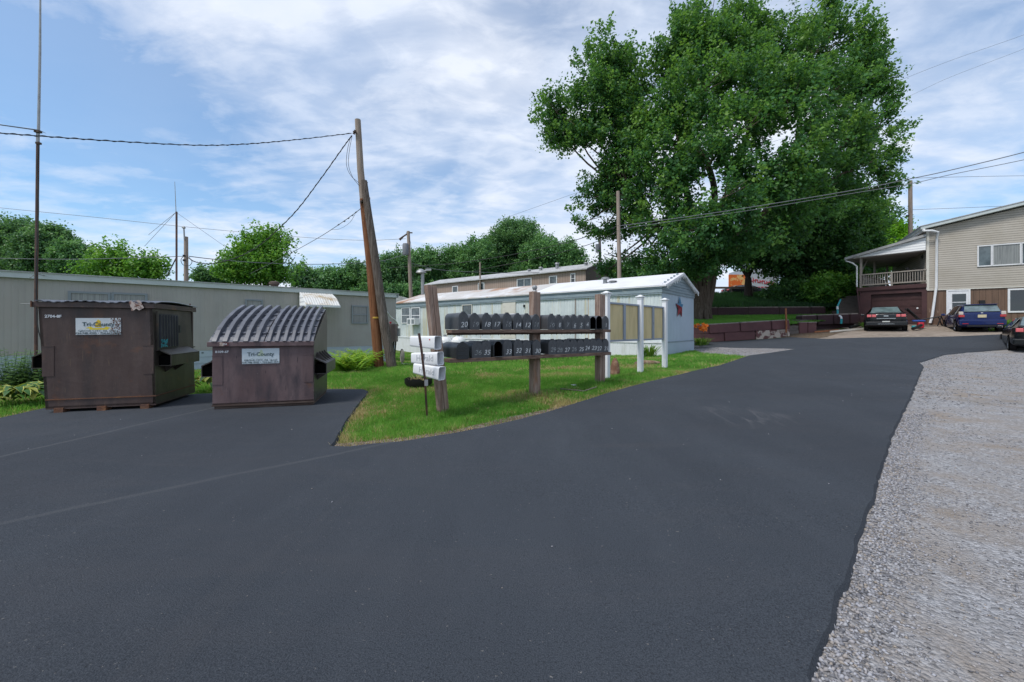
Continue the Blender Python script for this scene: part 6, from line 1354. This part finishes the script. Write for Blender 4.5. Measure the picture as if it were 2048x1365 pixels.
# ---- trees on the left
def far(label,lobes,Y,nc,leaf,cr,m,seed,group=None,**k):
    b=(P(lobes[0][0],600,Y).x,Y); return tree('broadleaf_tree',label,[lobe(a,b2+2,Y,c*.92,d*.92,k2) for (a,b2,c,d,k2) in lobes],b,int(nc*1.7),30,leaf*.72,cr*.72,L[m],seed,trunk_r=.3,group=group,**k)
far('dark tree at the far left edge behind the taupe trailer',((20,490,50,44,0),(45,468,36,26,0),(-30,482,50,42,0),(40,520,60,35,0)),60,1500,.45,1.0,'farblue',31)
far('dark rounded tree right of the antenna mast base',((95,500,45,42,0),(75,530,50,30,0),(110,475,25,20,0)),58,1000,.42,.9,'farblue',32)
far('smaller dark tree ending the left wood',((145,515,30,28,0),(150,535,35,22,0)),57,600,.42,.8,'far',33)
tree('sumac_tree','bright green feathery sumac behind the trailer roof, further left',[lobe(215,530,24,30,24),lobe(190,545,24,30,18),lobe(230,512,24,16,14),lobe(245,545,24,24,16),lobe(205,505,24,6,10),lobe(238,500,24,7,10),lobe(262,530,24,8,10),lobe(180,520,24,7,10)],hb(215,24),300,26,.15,.27,L['bright'],34,trunk_r=.07,elong=2.2,upb=.9,gap=.12,bias=.1)
tree('sumac_tree','bright green feathery sumac behind the trailer roof, further right',[lobe(290,535,24,26,20),lobe(272,545,24,26,16),lobe(310,545,24,18,18),lobe(285,518,24,7,8),lobe(268,515,24,6,9),lobe(312,528,24,7,9),lobe(298,522,24,5,9)],hb(288,24),240,26,.15,.27,L['bright'],35,trunk_r=.07,elong=2.2,upb=.9,gap=.12,bias=.1)
tree('broadleaf_tree','bright green cone shaped tree left of the leaning pole',[lobe(530,500,26,42,28),lobe(520,535,26,70,28),lobe(575,535,26,38,26),lobe(480,545,26,40,18),lobe(535,480,26,20,12),lobe(505,487,26,10,10),lobe(560,488,26,10,10),lobe(590,515,26,10,12),lobe(470,520,26,12,12),lobe(455,535,26,10,10)],hb(530,26),1000,34,.16,.36,L['bright'],36,trunk_r=.15,elong=1.9,upb=.8,gap=.2)
tree('broadleaf_tree','low grey green treetop left of the cone shaped tree',[lobe(415,550,34,24,10),lobe(430,556,34,30,9)],hb(420,34),160,28,.2,.4,L['farblue'],37,trunk_r=.1)
tree('broadleaf_tree','dull green treetop right of the cone shaped tree',[lobe(600,552,40,22,14),lobe(615,560,40,22,12)],hb(605,40),160,28,.25,.5,L['farblue'],38,trunk_r=.1)
fz='trees of the wood beyond the brown mobile home'
for i,(lb,lbs,Y,nc,m) in enumerate((
 ('low rounded tree of the far wood just left of the leaning pole',((665,562,38,18,0),(640,570,30,12,0)),75,500,'far'),
 ('dark pointed tree of the far wood right beside the leaning pole',((715,556,26,26,0),(705,572,34,16,0)),78,500,'farblue'),
 ('dark tree of the far wood left of the transformer pole',((790,540,34,28,0),(770,560,40,22,0),(800,572,40,18,0)),74,700,'farblue'),
 ('tree of the far wood behind the transformer pole',((850,530,34,28,0),(840,560,45,26,0)),80,700,'far'),
 ('spiky topped pale tree of the far wood left of the big clump',((905,530,28,30,0),(915,512,12,14,0),(895,560,40,24,0)),82,700,'far'),
 ('tallest dark tree crowning the far wood',((1030,485,52,40,0),(1035,462,32,18,0),(990,510,40,35,0),(1000,545,60,25,0)),84,1500,'farblue'),
 ('broad pale tree filling the left side of the big clump',((955,520,34,34,0),(945,552,40,26,0)),80,900,'far'),
 ('pale tree on the right shoulder of the big clump',((1085,515,40,38,0),(1070,550,50,26,0)),80,1000,'far'),
 ('last small tree at the right end of the far wood',((1135,525,30,36,0),(1150,550,28,22,0),(1125,550,40,22,0)),78,800,'far'))):
    far(lb,lbs,Y,nc,.5,1.0,m,40+i,fz,shell=.3,elong=1.8,upb=.9,bias=.08)
q=[]
far('mid green tree behind the transformer pole foot',((770,585,60,14,0),(850,585,60,14,0)),70,600,.45,.8,'far',60)
# ================================================================== PLANTS
def fern(T,n,h,w,m,seed):
    rg=np.random.default_rng(seed); V=[];Fq=[];TT=[]
    for i in range(n):
        a=rg.uniform(0,2*PI); hh=h*rg.uniform(.6,1.1); ln=hh*rg.uniform(.4,1.15); bx0=rg.normal(0,.22)*w; by0=rg.normal(0,.2)*w; dx,dy=math.cos(a),math.sin(a); tt=rg.uniform(.2,.9)
        K=15
        for k in range(1,K):
            t=k/K; c=Vector((bx0+dx*ln*t**1.3,by0+dy*ln*t**1.3,hh*(t-.42*t**3))); l=.17*h*math.sin(PI*min(1,t*.9+.12))+.02
            for s in (-1,1):
                o=len(V); e=c+Vector((-dy*s*l+dx*l*.5,dx*s*l+dy*l*.5,-.25*l+rg.uniform(-.02,.03))); mid=(c+e)/2; ww=Vector((dx,dy,.1))*l*.22
                V+=[tuple(c),tuple(mid-ww),tuple(e),tuple(mid+ww)]; Fq.append((o,o+1,o+2,o+3)); TT.append(np.clip(tt+.25*t+rg.normal(0,.1),0,1))
    return npmesh('fronds',np.array(V),np.array(Fq),m,T,np.array(TT))
for i,(px,py,lb,n,h) in enumerate(((700,744,'leafy green fern clump right of the shorter dumpster',60,1.0),(735,735,'taller fern clump with reddish tips at the foot of the leaning pole',55,1.1),(678,735,'small fern clump half hidden by the shorter dumpster',30,.8))):
    x,y=G(px,py); T=plantthing('fern',lb,'fern',x,y); fern(T,n,h,1.1,L['fern'],i)
def hostas(T,n,r,size,seed,m=L['hosta']):
    rg=np.random.default_rng(seed); V=[];Fq=[];TT=[]
    for i in range(n):
        a=rg.uniform(0,2*PI); rr=r*rg.uniform(.1,1); dx,dy=math.cos(a),math.sin(a); L_=size*rg.uniform(.7,1.2); W_=L_*.42; z0=.06+.22*(1-rr/r)+rg.uniform(0,.08); lean=.8
        base=Vector((dx*rr*.6,dy*rr*.6,z0)); tt=rg.uniform(.1,.55) if rg.uniform()<.85 else .95
        prof=[(0,.1),(.2,.75),(.45,1),(.75,.7),(1,.05)]
        for band,(k0,k1,tv) in enumerate(((-1,-.72,.98),(-.72,.72,tt),(.72,1,.98))):
            o=len(V)
            for t,wv in prof:
                c=base+Vector((dx,dy,0))*L_*t+Vector((0,0,L_*(.35*math.sin(t*2.3)-.35*t*t)))
                for k in (k0,k1): V.append(tuple(c+Vector((-dy,dx,0))*W_*wv*k*.5+Vector((0,0,.02*abs(k)))))
            for j in range(4): Fq.append((o+2*j,o+2*j+1,o+2*j+3,o+2*j+2)); TT.append(tv if rg.uniform()<.9 else .3)
    return npmesh('leaves',np.array(V),np.array(Fq),m,T,np.array(TT))
for i,(px,py,lb,n) in enumerate(((62,806,'variegated hosta nearest the taller dumpster',46),(30,812,'hosta with a yellowing leaf, second from the taller dumpster',44),(-5,818,'dark hosta at the left edge of the photo',40),(408,786,'yellow-edged hosta glimpsed between the two dumpsters',34))):
    x,y=G(px,py); T=plantthing('hosta',lb,'hosta',x,y+.25); hostas(T,n,.42,.3 if i<3 else .34,i+3)
def weeds(T,n,h,r,seed):
    rg=np.random.default_rng(seed); V=[];Fq=[];TT=[]; q_=MB()
    for i in range(n):
        x=rg.uniform(-r,r); y=rg.uniform(-.2,.2); hh=h*rg.uniform(.35,1.0)**1.3; lx=rg.uniform(-.2,.2); K=int(hh*30)+4; tt=rg.uniform(.2,.8)
        q_.tube([(x,y,0),(x+lx*.5,y,hh*.5),(x+lx,y,hh)],[.004,.003,.002],4)
        for k in range(3,K):
            t=k/K; c=Vector((x+lx*t,y,hh*t)); a=k*2.4+i; l=.17*(1.15-t*.75); d=Vector((math.cos(a),math.sin(a),.25)); s=Vector((-d.y,d.x,0))*l*.24; o=len(V)
            V+=[tuple(c),tuple(c+d*l*.5+s),tuple(c+d*l-Vector((0,0,.02))),tuple(c+d*l*.5-s)]; Fq.append((o,o+1,o+2,o+3)); TT.append(np.clip(tt+rg.normal(0,.15),0,1))
    q_.build('stems',L['weed'],T); return npmesh('leaves',np.array(V),np.array(Fq),L['weed'],T,np.array(TT))
for i,(px,lb,n,h) in enumerate(((8,'tall weed stalks at the far left against the skirting',14,1.45),(34,'lush mid height weeds left of the antenna mast',40,.85),(62,'dense weeds at the foot of the antenna mast',40,.95),(84,'weeds squeezed beside the taller dumpster',20,1.0))):
    c=P(px,760,9.9); T=plantthing('tall_weeds',lb,'weeds',c.x,9.9); weeds(T,n,h,.3,i+20)
for i,(px,py,lb) in enumerate(((1736,655,'green weed growing at the garage corner left of the sedan'),(2005,662,'small weedy bush right of the blue hatchback'))):
    Y=(25.6,23.0)[i]; c=P(px,py,Y); T=plantthing('weed_clump',lb,'weeds',c.x,Y); tuft(T,'leaves',0,0,0,.8,.6,90,.6,.05,L['bright'],.9,arch_=.3,seed=i)
# ================================================================== SKY, SUN, CAMERA
SUN_EL=math.radians(58); SUN_AZ=math.radians(-128)
w=bpy.data.worlds.new('World'); SC.world=w; w.use_nodes=True; nt=w.node_tree; bg=nt.nodes['Background']
sky=nt.nodes.new('ShaderNodeTexSky'); sky.sky_type='NISHITA'; sky.sun_disc=False; sky.sun_elevation=SUN_EL; sky.sun_rotation=SUN_AZ; sky.air_density=1.0; sky.dust_density=.5; sky.ozone_density=3
tc=nt.nodes.new('ShaderNodeTexCoord'); sp=nt.nodes.new('ShaderNodeSeparateXYZ'); nt.links.new(tc.outputs['Generated'],sp.inputs[0])
zz=mth(nt,'ADD',mth(nt,'MAXIMUM',sp.outputs[2],0),.16)
u=mth(nt,'DIVIDE',sp.outputs[0],zz); v=mth(nt,'DIVIDE',sp.outputs[1],zz)
def cloud(scale,sx,sy,rot,lo,hi,detail,off,dist):
    cb=nt.nodes.new('ShaderNodeCombineXYZ'); nt.links.new(u,cb.inputs[0]); nt.links.new(v,cb.inputs[1])
    mp=nt.nodes.new('ShaderNodeMapping'); mp.inputs['Rotation'].default_value=(0,0,rot); mp.inputs['Scale'].default_value=(sx,sy,1); mp.inputs['Location'].default_value=(off,off*.37,0)
    nz=nt.nodes.new('ShaderNodeTexNoise'); nz.inputs['Scale'].default_value=scale; nz.inputs['Detail'].default_value=detail; nz.inputs['Roughness'].default_value=.58; nz.inputs['Distortion'].default_value=dist
    nt.links.new(cb.outputs[0],mp.inputs[0]); nt.links.new(mp.outputs[0],nz.inputs['Vector'])
    mr=nt.nodes.new('ShaderNodeMapRange'); mr.inputs['From Min'].default_value=lo; mr.inputs['From Max'].default_value=hi; mr.interpolation_type='SMOOTHSTEP'
    nt.links.new(nz.outputs['Fac'],mr.inputs[0]); return mr.outputs[0]
c1=cloud(.55,1,1.0,.3,.34,.62,5,3.1,.4)
c2=cloud(1.5,.8,1.7,-.35,.36,.70,9,7.7,.7)
c3=cloud(6.0,.9,1.3,-.3,.38,.66,8,1.7,.3)
cov=mth(nt,'ADD',mth(nt,'MULTIPLY',c1,.55),mth(nt,'MULTIPLY',c2,.36)); cov=mth(nt,'ADD',cov,mth(nt,'MULTIPLY',mth(nt,'SUBTRACT',c3,.5),.24)); cov=mth(nt,'ADD',cov,.23)
hz_=mth(nt,'MULTIPLY',mth(nt,'SUBTRACT',1.0,mth(nt,'MINIMUM',mth(nt,'MULTIPLY',mth(nt,'MAXIMUM',sp.outputs[2],0),3.2),1.0)),.38); cov=mth(nt,'ADD',cov,hz_)
def blob(x,y,z,lo,hi,amt):
    L_=math.sqrt(x*x+y*y+z*z); vm=nt.nodes.new('ShaderNodeVectorMath'); vm.operation='DOT_PRODUCT'; nt.links.new(tc.outputs['Generated'],vm.inputs[0]); vm.inputs[1].default_value=(x/L_,y/L_,z/L_)
    mr=nt.nodes.new('ShaderNodeMapRange'); mr.interpolation_type='SMOOTHSTEP'; mr.inputs['From Min'].default_value=lo; mr.inputs['From Max'].default_value=hi; nt.links.new(vm.outputs['Value'],mr.inputs[0])
    return mth(nt,'MULTIPLY',mr.outputs[0],amt)
for bl in ((-924,820,290,.955,.998,-.42),(-560,820,330,.985,.999,-.14),(980,820,330,.96,.999,-.26),(-950,820,640,.98,.999,-.24),(-300,820,560,.93,.995,.30),(130,820,330,.96,.998,.22)): cov=mth(nt,'ADD',cov,blob(*bl))
cov=mth(nt,'MINIMUM',mth(nt,'MAXIMUM',cov,.20),.97)
bright=cloud(1.1,1,1.6,.2,.3,.7,6,12.1,.4)
ccol=mixc(nt,bright,(7.4,8.4,10.2),(9.4,9.9,10.9))
skyc=mixc(nt,1.0,(0,0,0),(0,0,0))
hue=nt.nodes.new('ShaderNodeMix'); hue.data_type='RGBA'; hue.blend_type='MULTIPLY'; hue.inputs[0].default_value=1; nt.links.new(sky.outputs[0],hue.inputs[6]); hue.inputs[7].default_value=(1.05,1.55,1.75,1)
fin=mixc(nt,cov,hue.outputs[2],ccol)
nt.links.new(fin,bg.inputs[0]); bg.inputs[1].default_value=.1
sl=bpy.data.lights.new('sun','SUN'); sl.energy=3.0; sl.angle=math.radians(14); sl.color=(1,.95,.88); so=bpy.data.objects.new('sun',sl); COL.objects.link(so)
d=Vector((math.sin(SUN_AZ)*math.cos(SUN_EL),math.cos(SUN_AZ)*math.cos(SUN_EL),math.sin(SUN_EL))); so.rotation_euler=d.to_track_quat('Z','Y').to_euler()
cam=bpy.data.cameras.new('camera'); co=bpy.data.objects.new('camera',cam); COL.objects.link(co); SC.camera=co
co.location=(0,0,CAMH); co.rotation_euler=(PI/2,0,0); cam.sensor_width=36; cam.lens=36*F/2048; cam.shift_y=-(682.5-HY)/2048; cam.clip_start=.05; cam.clip_end=3000
SC.view_settings.view_transform='Standard'; SC.view_settings.look='None'; SC.view_settings.exposure=0; SC.view_settings.gamma=1
SC.cycles.max_bounces=6; SC.cycles.transparent_max_bounces=6
